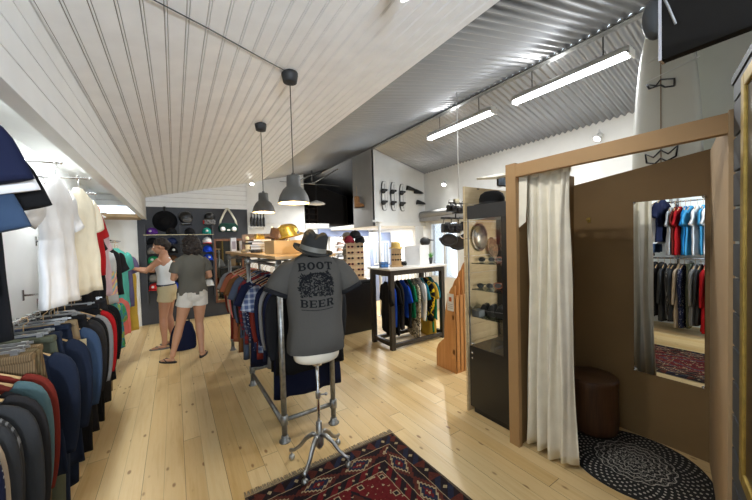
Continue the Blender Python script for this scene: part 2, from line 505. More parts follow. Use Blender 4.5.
# ------------------------------------------------------------------ lights
def area(name, loc, size, power, col=(1,1,1), rot=(0,0,0), sy=None, spread=None):
    d = bpy.data.lights.new(name, 'AREA'); d.energy = power; d.color = col
    d.shape = 'RECTANGLE' if sy else 'SQUARE'; d.size = size
    if sy: d.size_y = sy
    if spread: d.spread = spread
    o = bpy.data.objects.new(name, d); link(o); o.location = loc; o.rotation_euler = rot
    return o
def point(name, loc, power, col, r=.03):
    d = bpy.data.lights.new(name, 'POINT'); d.energy = power; d.color = col; d.shadow_soft_size = r
    o = bpy.data.objects.new(name, d); link(o); o.location = loc; return o
def spot(name, loc, aim, power, col, ang=80, blend=.5, r=.03):
    d = bpy.data.lights.new(name, 'SPOT'); d.energy = power; d.color = col; d.spot_size = R(ang); d.spot_blend = blend; d.shadow_soft_size = r
    o = bpy.data.objects.new(name, d); link(o); o.location = loc
    o.rotation_euler = (Vector(aim) - Vector(loc)).to_track_quat('-Z', 'Y').to_euler(); return o
E_tube = emit('tube_white', (.95,.98,1), 9)
E_warm = emit('bulb_warm', (1,.80,.42), 20)
E_spot = emit('spot_white', (1,.98,.92), 30)

def fluorescent(y0, y1, x, z, label):
    t = thing('fluorescent_lamp', label, 'lamp', (x, (y0+y1)/2, z), 0, 'fluorescent lamps under the tin roof')
    h = (y1-y0)/2
    mb = MB().box(-.065, -h, .02, .065, h, .05); mb.prism([(-.065,.02),(.065,.02),(.045,.075),(-.045,.075)], -h, h, 'y')
    mb.build('housing', M_white, t)
    mb = MB().prism([(-.055,.019),(-.055,.0),(-.02,-.02),(.02,-.02),(.055,.0),(.055,.019)], -h+.02, h-.02, 'y').build('diffuser', E_tube, t)
    MB().box(-.062, -h-.012, -.022, .062, -h, .05).build('end_cap', M_white, t); MB().box(-.062, h, -.022, .062, h+.012, .05).build('end_cap', M_white, t)
    for s in (-1, 1):
        yy = s*h*.62
        top = 2.65+.23*3.44 + .03 - .275*abs(x-3.44) - z
        MB().tube([(0, yy, .06), (0, yy, top)], .006, 6).build('suspension_rod', M_blk, t)
    area('tube_light', (x, (y0+y1)/2, z-.03), .1, 28, (.94,.97,1), sy=y1-y0)
    point('tube_glow', (x, (y0+y1)/2+.1, z+.14), 2.5, (1,.98,.95), .06)
fluorescent(1.10, 2.23, 3.5, 3.165, 'long white fluorescent lamp hanging nearer, on the right under the tin roof')
fluorescent(2.53, 3.71, 3.5, 3.165, 'long white fluorescent lamp hanging farther back under the tin roof')

def pendant(x, y, zb, label):
    zr = 2.65 + .23*x - .005
    t = thing('pendant_lamp', label, 'lamp', (x, y, zr), 0, 'pair of dark grey pendant lamps')
    MB().lathe([(.032,-.075),(.05,-.07),(.06,-.02),(.06,0)], 16).build('ceiling_rose', M_blk, t)
    MB().tube([(0,0,-.07), (0,0,zb-zr+.22)], .0035, 6).build('cord', M_blk, t)
    dz = zb - zr
    prof = [(.115,0),(.113,.02),(.103,.055),(.078,.10),(.052,.125),(.050,.19),(.047,.205),(.012,.212),(.012,.225)]
    pin = [(.010,.206),(.044,.200),(.046,.19),(.048,.128),(.074,.098),(.099,.053),(.110,.018),(.111,0)]
    sh = MB().lathe([(r, z+dz) for r, z in prof], 32, cap0=False).build('lamp_shade', M_grey, t)
    MB().lathe([(r, z+dz) for r, z in pin], 32, cap0=False, cap1=False).build('shade_lining', plain('lining', (.75,.62,.38), .4), t)
    MB().ball((0,0,dz+.075), .03, 14, 10).build('bulb', E_warm, t)
    point('pendant_light', (x, y, zb+.03), 9, (1,.72,.36), .03)
pendant(.77, 2.30, 1.855, 'dark grey metal pendant lamp nearer the camera, hanging above the hat')
pendant(.82, 3.45, 1.895, 'dark grey metal pendant lamp farther back, on the left of the pair')

def spotlamp(loc, aim, label, power, col=(1,.97,.9), ang=110):
    t = thing('spotlight', label, 'lamp', loc)
    d = (Vector(aim)-Vector(loc)).normalized()
    q = d.to_track_quat('Z', 'Y').to_matrix().to_4x4()
    MB().lathe([(.02,-.09),(.035,-.08),(.042,0),(.042,.005)], 16, cap1=False).xform(q).build('lamp_body', M_white, t)
    MB().lathe([(.0005,-.004),(.036,-.003),(.038,0)], 16, cap0=False, cap1=True).xform(q).build('lens', E_spot, t)
    MB().tube([Vector((0,0,0))-d*.05, Vector((0,0,0))-d*.05+Vector((0,0,.09))], .008, 6).build('bracket', M_white, t)
    l = Vector(loc) + d*.03
    spot('spot_light', l, aim, power, col, ang, .6)
spotlamp((1.50, 7.30, 2.90), (.6, 6.0, 0), 'small round spotlight glowing where the boarded ceiling meets the back wall', 90)
spotlamp((4.80, 4.70, 2.70), (3.2, 3.9, .6), 'small round spotlight on the right wall beyond the black camera rack', 100)
spotlamp((4.80, 1.88, 2.84), (3.0, 2.6, .6), 'small round spotlight above the changing room on the right wall', 110)
spotlamp((1.05, 1.25, 2.80), (2.2, 1.25, .9), 'white spotlight at the top edge of the boarded ceiling', 42, ang=95)
# added uplighters by the street window, out of view, to brighten the boarded ceiling
for k, (xx, pw) in enumerate(((-.1, 380), (.75, 260))):
    t = thing('added_uplighter', ('left' if k == 0 else 'right') + ' added fill lamp on the street wall behind the photographer, brightening the ceiling', 'lamp', (xx, -2.25, 1.75), 0)
    MB().lathe([(.05,-.12),(.09,0),(.085,0),(.045,-.11)], 20, cap1=False).build('cup', M_white, t)
    MB().box(-.02,-.15,-.12,.02,-.04,-.08).build('bracket', M_white, t)
    spot('ceiling_fill', (xx, -2.2, 1.80), (xx*.6+.1, 1.6, 2.85), pw, (.80,.89,1), 62, .12, .04)
t = MB().tube([(-.11, 1.62, 2.615), (.2, 1.85, 2.687), (.5, 2.09, 2.757), (.77, 2.29, 2.815)], .003, 5).build('lamp_cable', M_blk)
tag(t, 'thin cable running over the white boarded ceiling to the nearer pendant lamp', 'cable')
# tube lights behind the fascia, lighting the alcove
for k, yy in enumerate((0.2, 2.6, 5.0)):
    o = struct(MB().box(-.62, yy-.6, 2.565, -.56, yy+.6, 2.595).build('trim_tube_%d' % (k+1), E_tube))
    area('alcove_light', (-.62, yy, 2.55), .08, 14, (.93,.98,1), sy=1.2)
area('loft_underlight', (4.1, 6.6, 1.86), .5, 60, (1,1,1), sy=1.2)
area('counter_light', (3.0, 6.9, 2.5), .3, 20, (1,1,1), sy=.6)
# ------------------------------------------------------------------ hanging clothes
def cloth_tube(mb, rows, n=26, seed=0, fold=.012, nf=3, mi=0):
    """rows: list of (cx, z, halfwidth, halfthick, foldfactor). Closed superellipse rings stacked in z, waved into folds"""
    rs = random.Random(seed)
    ph = [rs.uniform(0, 6.28) for _ in range(4)]
    fr = [rs.uniform(nf*.7, nf*1.3), rs.uniform(nf*1.6, nf*2.6)]
    vs = []; fs = []
    for i, (cx, z, hw, ht, ff) in enumerate(rows):
        for k in range(n):
            t = 2*PI*k/n
            c, s = math.cos(t), math.sin(t)
            x = (abs(c)**.75)*(1 if c >= 0 else -1)
            y = (abs(s)**.8)*(1 if s >= 0 else -1)
            wv = math.sin(x*fr[0]*2.2 + ph[0] + z*1.5) + .6*math.sin(x*fr[1]*2.2 + ph[1] - z*2.5)
            wr = .25*math.sin(z*21 + ph[2] + x*3)
            vs.append((cx + x*hw, y*ht + fold*ff*(wv+wr), z + (0.006*math.sin(x*5+ph[3]) if i > len(rows)-3 else 0)))
    m = len(rows)
    for i in range(m-1):
        for k in range(n):
            a = i*n+k; b = i*n+(k+1) % n
            fs.append((a, b, b+n, a+n))
    fs.append(tuple(range(n))); fs.append(tuple((m-1)*n+k for k in range(n)))
    mb.add(vs, fs, mi, True)

def interp(tab, t):
    for (a, va), (b, vb) in zip(tab, tab[1:]):
        if t <= b: 
            q = (t-a)/(b-a) if b > a else 0
            return va + (vb-va)*q
    return tab[-1][1]

def hanger(parent, z=-.10, half=.2, m=None, clip=False):
    mb = MB()
    mb.tube([(0,.0,z), (0,0,-.03), (0.022,0,-.012), (.018,0,.008), (0,0,.014), (-.016,0,.004)], .0028, 6)
    h = mb
    if clip:
        h.box(-half, -.004, z-.006, half, .004, z+.006)
        for s in (-1, 1): h.box(s*half*.8-.012, -.012, z-.045, s*half*.8+.012, .012, z+.008)
    else:
        h.tube([(-half, 0, z-.07), (-half*.5, 0, z-.025), (0, 0, z), (half*.5, 0, z-.025), (half, 0, z-.07)], .010, 8, flat=.8)
    return h.build('hanger', m or M_hang, parent)

def top_garment(kind, mat_, label, loc, rz, group, seed, length=.72, half=.235, sleeve='short', thick=.028, cat='t-shirt', name='t_shirt', hm=None, zneck=-.085, smat=None, collar=None, hood=False):
    t = thing(name, label, cat, loc, rz, group)
    z0 = zneck
    W = [(0, .055), (.03, .085), (.06, half*.62), (.11, half*.93), (.17, half*.98), (.3, half*.95), (.8, half*1.0), (1.0, half*1.04)]
    T = [(0, .018), (.06, .024), (.2, thick*1.1), (1.0, thick*1.15)]
    rows = []
    n = 26
    for i in range(n+1):
        q = (i/n)**1.7
        d = q*length
        hw = interp([(0,.055),(.012,.068),(.03,half*.45),(.05,half*.66),(.075,half*.82),(.105,half*.92),(.15,half*.97),(.30,half*.94),(length,half*1.03)], d)
        rows.append((0, z0-d, hw, interp(T, q), min(1, q*1.5)))
    mb = MB()
    cloth_tube(mb, rows, 30, seed, .014, 3)
    body = mb.build('body', mat_, t)
    rs = random.Random(seed+5)
    if sleeve:
        for s in (-1, 1):
            ms = MB()
            if sleeve == 'short':
                pts = [(s*(half*.80), 0, z0-.10), (s*(half*1.02), .004, z0-.145), (s*(half*1.18), .008*rs.uniform(-1,2), z0-.225), (s*(half*1.29), .014*rs.uniform(-1,2), z0-.305)]
                rr = [.055, .080, .080, .084]; fl = .30
            else:
                b = rs.uniform(-.01, .02)
                pts = [(s*half*.74, 0, z0-.09), (s*half*.90, b, z0-.135), (s*half*1.0, b, z0-.22), (s*half*1.03, b*1.5, z0-.38), (s*half*1.02, b*2, z0-.52), (s*half*.98, b*2.4, z0-.62)]
                rr = [.045, .066, .066, .058, .048, .038]; fl = .42
            sm_ = smooth_rows([tuple(p)+(r_,) for p, r_ in zip(pts, rr)], 3)
            ms.tube([p[:3] for p in sm_], [p[3] for p in sm_], 14, flat=fl, flatdir=(0,1,0)).build('sleeve', smat or mat_, t)
    if collar:
        MB().tube([(-.065,.0,z0-.012), (-.05,.03,z0+.004), (.05,.03,z0+.004), (.065,0,z0-.012), (.04,-.034,z0-.03), (0,-.038,z0-.05), (-.04,-.034,z0-.03), (-.065,0,z0-.012)], .010, 6).build('collar', collar, t)
    if hood:
        MB().ball((0, .035, z0-.05), (.12, .05, .075), 14, 9).build('hood', mat_, t)
    hanger(t, zneck-.005, half*.8, hm)
    return t

def trousers(mat_, label, loc, rz, group, seed, length=1.0, half=.19, cat='trousers', name='trousers', hm=None):
    t = thing(name, label, cat, loc, rz, group)
    z0 = -.075
    mb = MB()
    rows = [(0, z0-d, interp([(0,half),(.25,half*1.12),(length*.42,half*1.1)], d), .024, .6) for d in [length*.42*i/8 for i in range(9)]]
    cloth_tube(mb, rows, 24, seed, .008, 3)
    for s in (-1, 1):
        rows = []
        for i in range(12):
            d = length*(.30 + .70*i/11)
            rows.append((s*interp([(0,half*.52),(length,half*.56)], d), z0-d, interp([(0,half*.56),(length*.35,half*.56),(length,half*.44)], d), .026, .8))
        cloth_tube(mb, rows, 16, seed+s, .010, 2)
    mb.build('legs', mat_, t)
    MB().box(-half*1.0, -.030, z0-.035, half*1.0, .030, z0+.004).build('waistband', mat_, t, bevel=.012)
    hanger(t, z0+.02, half*.85, hm or M_steel, clip=True)
    return t

C = dict(
    charcoal=fabric('charcoal_fleece', (.035,.036,.038)), black=fabric('black_cotton', (.010,.010,.011)), black2=fabric('washed_black', (.022,.021,.022)),
    maroon=fabric('maroon_jersey', (.12,.022,.015)), teal=fabric('dusty_teal', (.07,.12,.13)), cord=fabric('brown_cord', (.17,.115,.06), (.10,.065,.033), 'cord'),
    cord2=fabric('olive_cord', (.14,.105,.055), (.085,.06,.03), 'cord'), denim=fabric('mid_denim', (.035,.06,.11)), denimdk=fabric('dark_denim', (.012,.017,.032)),
    green=fabric('army_green', (.07,.075,.05)), khaki=fabric('khaki', (.22,.16,.09)), grey=fabric('grey_marl', (.22,.22,.22), (.15,.15,.15), 'heather'),
    white=fabric('white_cotton', (.80,.80,.80)), cream=fabric('cream_cotton', (.80,.74,.58)), red=fabric('red_cotton', (.38,.012,.015)), redbr=fabric('brick_red', (.14,.02,.014)),
    pink=fabric('pale_pink', (.58,.42,.46)), navy=fabric('navy_cotton', (.010,.013,.035)), blue=fabric('royal_blue', (.012,.06,.42)), sky=fabric('sky_blue', (.06,.30,.55)),
    tealgr=fabric('sea_green', (.10,.46,.38)), mustard=fabric('mustard_cotton', (.50,.33,.05)), sea=fabric('sea_blue', (.02,.22,.55)), wash=fabric('washed_white', (.5,.52,.55)), purple=fabric('purple_grey', (.13,.11,.20)), yellow=fabric('bright_yellow', (.75,.50,.02)),
    greenbr=fabric('bottle_green', (.01,.16,.07)), tie=fabric('tie_dye_green', (.1,.3,.1), None, 'tiedye'), waves=fabric('knit_waves', (.42,.44,.44), None, 'waves'),
    stripe=fabric('grey_black_stripe', (.03,.03,.03), (.16,.16,.16), 'vstripe', 2.6), plaid=fabric('blue_plaid', (.05,.07,.14), (.32,.34,.38), 'check', 1.4), plaidr=fabric('red_plaid', (.18,.02,.02), (.03,.03,.05), 'check', 1.4),
    dots=fabric('navy_dots', (.015,.018,.045), (.4,.4,.42), 'dots', 1.4), camo=fabric('sand_print', (.62,.55,.42), (.05,.045,.04), 'camo', 1.0), blkyel=fabric('black_yellow', (.02,.02,.02), (.75,.5,.02), 'camo', .55),
    print=fabric('grey_print', (.10,.10,.10), (.55,.55,.55), 'print'), brown=fabric('tobacco', (.16,.07,.025)), rust=fabric('rust', (.30,.10,.05)), beige=fabric('beige_knit', (.42,.34,.25)),
    slate=fabric('slate_blue', (.07,.09,.13)), wprint=fabric('white_print', (.78,.78,.78), (.1,.15,.4), 'print'), kprint=fabric('black_print', (.012,.012,.012), (.6,.6,.6), 'print'), band=fabric('grey_band', (.45,.45,.45), (.04,.04,.05), 'band'),
    tealbl=fabric('teal_blue', (.015,.16,.22)), coral=fabric('coral', (.65,.16,.13)))

# ---- left wall: lower rail with jackets, trousers and tops (near to far)
G = 'clothes on the lower rail of the left wall'
XR = -.76; ZR = 1.15
low = [  # y, type, material, length, label
 (1.06,'top','navy',.95,'navy blue long shirt, nearest of all on the lower left rail'), (1.13,'top','navy',.98,'second navy blue long shirt at the right edge of the mirror view'),
 (1.19,'top','red',1.0,'bright red long shirt in the right part of the mirror view'), (1.25,'top','charcoal',.9,'charcoal long shirt between the red and the grey ones in the mirror'), (1.31,'top','grey',.92,'grey marl long shirt in the mirror view'),
 (1.37,'trs','green',.98,'army green trousers beside the grey shirt in the mirror'), (1.43,'top','dots',.98,'navy long shirt with small pale dots in the mirror view'), (1.485,'top','beige',.98,'light beige long shirt in the middle of the mirror view'),
 (1.535,'top','charcoal',.9,'charcoal long shirt at the bottom left corner beside the hooded jacket'), (1.59,'top','stripe',.86,'black and grey pinstriped shirt at the bottom left corner'), (1.66,'hood','charcoal',.90,'charcoal hooded jacket in the bottom left corner'),
 (1.74,'hood','black2',.84,'washed black jacket behind the charcoal hooded one'), (1.81,'top','black',.8,'black long sleeved shirt before the maroon and teal one'),
 (1.89,'top2','maroon',.96,'maroon shirt with dusty teal sleeves on the lower left rail'),
 (1.99,'top','redbr',.93,'brick red long shirt just behind the maroon and teal one'), (2.08,'trs','cord',.98,'brown corduroy trousers nearest the camera'),
 (2.16,'trs','cord2',.99,'olive brown corduroy trousers, second of the three pairs'), (2.24,'trs','cord',.99,'brown corduroy trousers farthest back of the three pairs'),
 (2.33,'topw','denimdk',.72,'short dark denim jacket between corduroy and army green trousers'), (2.42,'trs','green',1.02,'army green long trousers with a hanging tag'),
 (2.52,'trs','denimdk',1.03,'dark indigo jeans, large pair hanging nearly to the floor'), (2.62,'topw','denimdk',.84,'dark denim jacket over the indigo jeans'),
 (2.73,'trs','denimdk',1.03,'dark indigo jeans hanging behind the denim jacket'), (2.84,'trs','khaki',.72,'folded khaki trousers with a yellow price tag'),
 (2.95,'top','denim',.62,'mid blue denim shirt just past the khaki trousers'), (3.05,'trs','black',1.0,'black trousers just past the blue denim shirt'),
 (3.14,'top','black2',.9,'washed black long jacket in the middle of the left rail'), (3.24,'top','charcoal',.7,'charcoal sweater between black jackets on the left rail'),
 (3.33,'top','black',.85,'black jacket with a pale lining edge on the left rail'), (3.43,'top','grey',.64,'grey sweater near the far end of the left rail'),
 (3.53,'trs','black',1.0,'black trousers near the far end of the left rail'), (3.63,'top','red',.60,'bright red top near the far end of the left rail'),
 (3.74,'top','black',.62,'black top just past the red one on the left rail'), (3.85,'trs','black2',.98,'washed black trousers near the far end of the left rail'),
 (3.97,'top','black',.8,'black long jacket, second from the far end of the left rail'), (4.08,'trs','khaki',.96,'khaki trousers at the very far end of the left rail')]
for i, (y, k, mt, ln, lb) in enumerate(low):
    x = XR + rnd.uniform(-.012, .012); rz = rnd.uniform(-.10, .10) + (.0)
    if k == 'trs': o = trousers(C[mt], lb, (x, y, ZR), rz, G, i*7+1, ln)
    else:
        o = top_garment(k, C[mt], lb, (x, y, ZR), rz, G, i*7+1, ln, .222 if k != 'hood' else .238, 'long', .028 if k != 'hood' else .036,
            cat='jacket' if k in ('hood','topw') else 'shirt', name='jacket' if k in ('hood','topw') else 'long_sleeved_shirt', smat=C['teal'] if k == 'top2' else None, hood=(k == 'hood'))
    if mt == 'khaki' and ln < .8 or (mt == 'green' and y > 2):
        tg = MB().box(.20, -.048, -.30 if ln < .8 else -.47, .235, -.044, -.20 if ln < .8 else -.39)
        p = tg.build('price_tag', plain('tag_card', (.62,.50,.28), .7), o)
def rail(name, label, x, y0, y1, z, wall_x, ys, m=M_chrome, r=.0125):
    t = thing(name, label, 'clothes rail', (x, (y0+y1)/2, z))
    h = (y1-y0)/2
    MB().tube([(0,-h,0),(0,h,0)], r, 12).build('bar', m, t)
    for yy in ys:
        MB().tube([(0,yy-(y0+y1)/2,-.012),(wall_x-x+.001,yy-(y0+y1)/2,-.012)], .009, 8).box(wall_x-x, yy-(y0+y1)/2-.02, -.06, wall_x-x+.006, yy-(y0+y1)/2+.02, .04).build('bracket', m, t)
    return t
rail('clothes_rail', 'long lower chrome clothes rail along the left wall', XR, .9, 4.25, ZR, -1.2, (1.02, 2.57, 4.2))
rail('clothes_rail', 'upper chrome clothes rail near the camera on the left wall', -.87, .8, 1.66, 2.05, -1.2, (.85, 1.62))
rail('clothes_rail', 'short high chrome rail holding the bunch of T-shirts at the left edge', -.80, 1.67, 2.03, 2.15, -1.2, (1.69, 2.01))
# wall panel with slotted strips
mb = MB()
for yy in (.5, 1.6, 2.7, 3.8, 4.9): mb.box(-1.2, yy-.015, .3, -1.188, yy+.015, 2.4)
struct(mb.build('trim_wall_strip', M_chrome))

# ---- left wall: upper rail of T-shirts (mirror view) and the near bunch
G = 'T-shirts on the upper rail of the left wall'
upp = [(1.02,'white','plain white T-shirt nearest the mirror edge on the upper rail'), (1.10,'band','light grey T-shirt with a dark chest band on the upper rail'),
 (1.17,'white','white T-shirt between the banded one and the sky blue one'), (1.24,'sky','sky blue T-shirt, right one of the two light blue shirts in the mirror'), (1.31,'wprint','white T-shirt with a blue chest print, right of the bright blue ones in the mirror'),
 (1.38,'sky','sky blue T-shirt in the middle of the mirror view'), (1.44,'sea','bright blue T-shirt beside the red ones in the mirror'), (1.50,'red','bright red T-shirt in the mirror view'),
 (1.555,'redbr','brick red T-shirt beside the bright red one in the mirror'), (1.61,'wash','white and grey T-shirt left of the red shirts in the mirror')]
for i, (y, mt, lb) in enumerate(upp):
    top_garment('tee', C[mt], lb, (-.87, y, 2.05), rnd.uniform(-.10, .16), G, i*5+300, .76, .195, 'short', .020)
for i, (y, x, z, mt, lb, rz) in enumerate(((1.70,-.80,2.20,'navy','navy T-shirt, topmost of the bunch at the left picture edge',.10), (1.75,-.80,2.17,'white','white T-shirt whose sleeve sticks out over the black one at the left edge',.22), (1.80,-.84,2.02,'denim','faded denim blue T-shirt low at the left picture edge',.05),
        (1.90,-.80,2.12,'black','black T-shirt whose sleeve reaches farthest right of the left edge bunch',.12), (1.97,-.86,2.12,'black','black T-shirt behind the wide sleeved one of the left edge bunch',.0))):
    top_garment('tee', C[mt], lb, (x, y, z), rz, 'bunch of T-shirts at the left edge', i*11+60, .86 if mt == 'black' else .70, .215, 'short', .022)
# ---- face-out arms with the long white and cream T-shirts
G = 'T-shirts on the face-out arms'
def arm(x0, y, z, lb, x1):
    t = thing('wall_hook_rail', lb, 'display arm', (-1.2, y, z))
    MB().tube([(0,0,0),(x1-x0,0,.02)], .008, 8).ball((x1-x0,0,.02), .011, 8, 6).build('bar', M_chrome, t)
    MB().box(0,-.02,-.05,.012,.02,.05).build('mount', M_chrome, t)
arm(-1.2, 2.72, 2.08, 'chrome display arm on the left wall carrying the long white T-shirt', -.58)
arm(-1.2, 3.30, 2.09, 'chrome display arm on the left wall carrying the cream T-shirt', -.54)
top_garment('tee', C['white'], 'long plain white T-shirt facing the aisle on the nearer display arm', (-.60, 2.70, 2.085), R(86), G, 901, .78, .25, 'short', .03, hm=M_chrome)
top_garment('tee', C['cream'], 'cream T-shirt facing the aisle on the farther display arm', (-.595, 3.22, 2.10), R(80), G, 902, .80, .25, 'short', .03, hm=M_chrome)
top_garment('tee', C['red'], 'dark red T-shirt behind the cream one', (-.63, 3.72, 2.05), R(80), G, 903, .66, .22, 'short', .03, hm=M_chrome)
top_garment('tee', C['pink'], 'pale pink T-shirt below the red one beside the column', (-.65, 4.18, 1.92), R(80), G, 904, .78, .20, 'short', .03, hm=M_chrome)
top_garment('tee', C['black'], 'narrow black T-shirt hanging between the cream and pink ones', (-.66, 3.92, 1.92), R(80), G, 906, .88, .20, 'short', .03, hm=M_chrome)
arm(-1.2, 3.74, 2.03, 'chrome display arm on the left wall behind the cream T-shirt', -.58)
arm(-1.2, 4.18, 1.90, 'chrome display arm nearest the column, carrying the pink T-shirt', -.58)

# ---- back left: knitwear and dresses
G = 'bright clothes at the back of the left wall'
rail('clothes_rail', 'chrome clothes rail at the back of the left wall, by the woman in white', -.72, 4.55, 6.3, 1.66, -1.2, (4.6, 6.2))
top_garment('s', C['waves'], 'grey sweater with coloured wave pattern at the back of the left wall', (-.70, 4.75, 1.64), R(74), G, 911, .66, .25, 'long', .04, cat='sweater', name='sweater')
top_garment('s', C['tealgr'], 'sea green dress beside the wave sweater', (-.66, 5.30, 1.64), R(60), G, 912, .84, .22, 'short', .035, cat='dress', name='dress')
top_garment('s', C['black'], 'black dress between the wave sweater and the sea green dress', (-.68, 5.02, 1.64), R(66), G, 913, .60, .22, 'short', .03, cat='dress', name='dress')
top_garment('s', C['purple'], 'purple grey top next to the hand of the woman in white', (-.68, 5.62, 1.58), R(50), G, 914, .80, .22, 'short', .035, cat='dress', name='dress')
top_garment('s', C['mustard'], 'mustard yellow long dress at the far end of the back rail', (-.66, 5.85, 1.34), R(45), G, 915, .95, .22, None, .04, cat='dress', name='dress')
rail('clothes_rail', 'low chrome clothes rail under the back rail, with the tie-dye clothes', -.74, 4.5, 5.9, 1.02, -1.2, (4.55, 5.8))
top_garment('s', C['tie'], 'green and blue tie-dye dress hanging below the wave sweater', (-.68, 4.85, 1.00), R(72), G, 916, .62, .26, 'short', .04, cat='dress', name='dress')
top_garment('s', C['coral'], 'coral top with fringe beside the tie-dye dress', (-.64, 5.25, .98), R(60), G, 917, .50, .18, None, .03, cat='top', name='vest_top')
top_garment('s', C['navy'], 'navy skirt below the back rail behind the tie-dye dress', (-.72, 5.1, .95), R(66), G, 918, .58, .22, None, .04, cat='skirt', name='skirt')

# ---- centre rack of galvanised pipe
t = thing('pipe_clothes_rack', 'galvanised pipe clothes rack with a pine shelf, in the middle of the shop', 'clothes rack', (.88, 3.7, 0))
ys = [2.42-3.7, 3.61-3.7, 5.0-3.7]
for j, yy in enumerate(ys):
    for s in (-1, 1):
        f = MB().tube([(s*.21, yy, .012), (s*.21, yy, 1.43)], .0215, 12).build('post', M_galv, t)
        MB().lathe([(.045,0),(.045,.008),(.03,.014),(.028,.045),(.021,.05)], 14, c=(s*.21, yy, 0)).build('foot_flange', M_galv, f)
        MB().lathe([(.022,-.04),(.030,-.035),(.030,.035),(.022,.04)], 12, c=(s*.21, yy, .17)).build('joint', M_galv, f)
        MB().lathe([(.022,-.03),(.030,-.025),(.030,.025),(.022,.03)], 12, c=(s*.21, yy, 1.37)).build('joint', M_galv, f)
    MB().tube([(-.21, yy, .17), (.21, yy, .17)], .0175, 12).build('cross_pipe', M_galv, t)
    MB().tube([(-.21, yy, 1.37), (.21, yy, 1.37)], .0175, 12).build('cross_pipe', M_galv, t)
for s in (-1,): MB().tube([(s*.21, ys[0], .13), (s*.21, ys[1], .13)], .0175, 12).build('low_pipe', M_galv, t)
MB().tube([(0, ys[0], 1.33), (0, ys[2], 1.33)], .0175, 12).build('hanging_bar', M_galv, t)
MB().box(-.25, -.98, 1.43, .25, 1.36, 1.465).build('shelf', wood('rack_shelf_pine', (.40,.24,.10), (.52,.34,.16), 'y'), t, bevel=.004)
MB().box(-.25, -1.34, 1.432, .25, -.985, 1.46).build('shelf', MATS['rack_shelf_pine'], t, bevel=.004)
G = 'clothes on the pipe rack in the middle'
cen = [  # from far to near
 (4.92,'top','grey',.62,'light grey top at the far end of the pipe rack'), (4.80,'top','redbr',1.0,'brick red long dress near the far end of the pipe rack'), (4.68,'top','beige',.66,'beige knitted top on the pipe rack'),
 (4.56,'top','rust',.98,'rust brown dress on the pipe rack'), (4.44,'top','coral',.6,'faded coral top on the pipe rack'), (4.32,'top','charcoal',.72,'charcoal sweater toward the far half of the pipe rack'),
 (4.20,'top','brown',1.02,'tobacco brown dress hanging low on the pipe rack'), (4.08,'top','slate',.8,'slate blue shirt on the pipe rack'), (3.96,'top','black2',.75,'washed black sweater on the pipe rack'),
 (3.84,'top','slate',1.0,'long slate blue cardigan hanging nearly to the foot of the middle post'), (3.72,'top','plaidr',.8,'dark red checked shirt on the pipe rack'),
 (3.50,'top','plaid',.72,'blue and white checked shirt just in front of the middle post'), (3.40,'top','navy',.95,'navy shirt behind the blue checked one'), (3.30,'top','dots',.74,'navy shirt with pale dots on the pipe rack'),
 (3.20,'top','redbr',.80,'dark red shirt behind the navy jackets of the pipe rack'), (3.09,'top','plaid',.70,'second blue checked shirt, nearer the camera than the first'), (2.98,'hood','navy',.78,'navy hooded jacket on the pipe rack'),
 (2.87,'hood','grey',.80,'grey jacket whose pale edge shows beside the black jacket'), (2.76,'hood','black',.78,'black hooded jacket near the front of the pipe rack'), (2.64,'hood','navy',.98,'long navy coat near the front end of the pipe rack'), (2.54,'hood','black',.74,'black jacket hanging right behind the mannequin')]
for i, (y, k, mt, ln, lb) in enumerate(cen):
    big = y < 3.0
    top_garment(k, C[mt], lb, (.90 + (.06 if big else -.02) + rnd.uniform(-.01,.01), y, 1.31), rnd.uniform(-.12,.12), G, 500+i*3, ln, .245 if not big else .30, 'long' if k == 'hood' or i % 3 else 'short', .036 if not big else .045,
        cat='jacket' if k == 'hood' else 'shirt', name='jacket' if k == 'hood' else 'long_sleeved_shirt', hood=False, hm=None)

# ---- black wooden rack at the right with boardwear
t = thing('timber_clothes_rack', 'black timber clothes rack with a pale table top, right of the counter', 'clothes rack', (3.03, 3.78, 0))
P = .033
for sx in (-1, 1):
    for sy in (-1, 1):
        MB().box(sx*.49-P, sy*.24-P, 0, sx*.49+P, sy*.24+P, 1.13).build('post', M_rackw, t, bevel=.003)
    MB().box(sx*.49-P*.8, -.24+P, .05, sx*.49+P*.8, .24-P, .11).build('foot_rail', M_rackw, t, bevel=.003)
    MB().box(sx*.49-P*.8, -.24+P, 1.05, sx*.49+P*.8, .24-P, 1.13).build('top_rail', M_rackw, t, bevel=.003)
for sy in (-1, 1):
    MB().box(-.49+P, sy*.24-P*.8, .03, .49-P, sy*.24+P*.8, .085).build('foot_rail', M_rackw, t, bevel=.003)
    MB().box(-.49+P, sy*.24-P*.8, 1.06, .49-P, sy*.24+P*.8, 1.13).build('top_rail', M_rackw, t, bevel=.003)
MB().box(-.55, -.30, 1.132, .56, .30, 1.158).build('table_top', plain('rack_top_pale', (.66,.64,.60), .35), t, bevel=.003)
MB().tube([(-.49, 0, 1.045), (.49, 0, 1.045)], .014, 10).build('hanging_bar', M_steel, t)
G = 'clothes on the black timber rack'
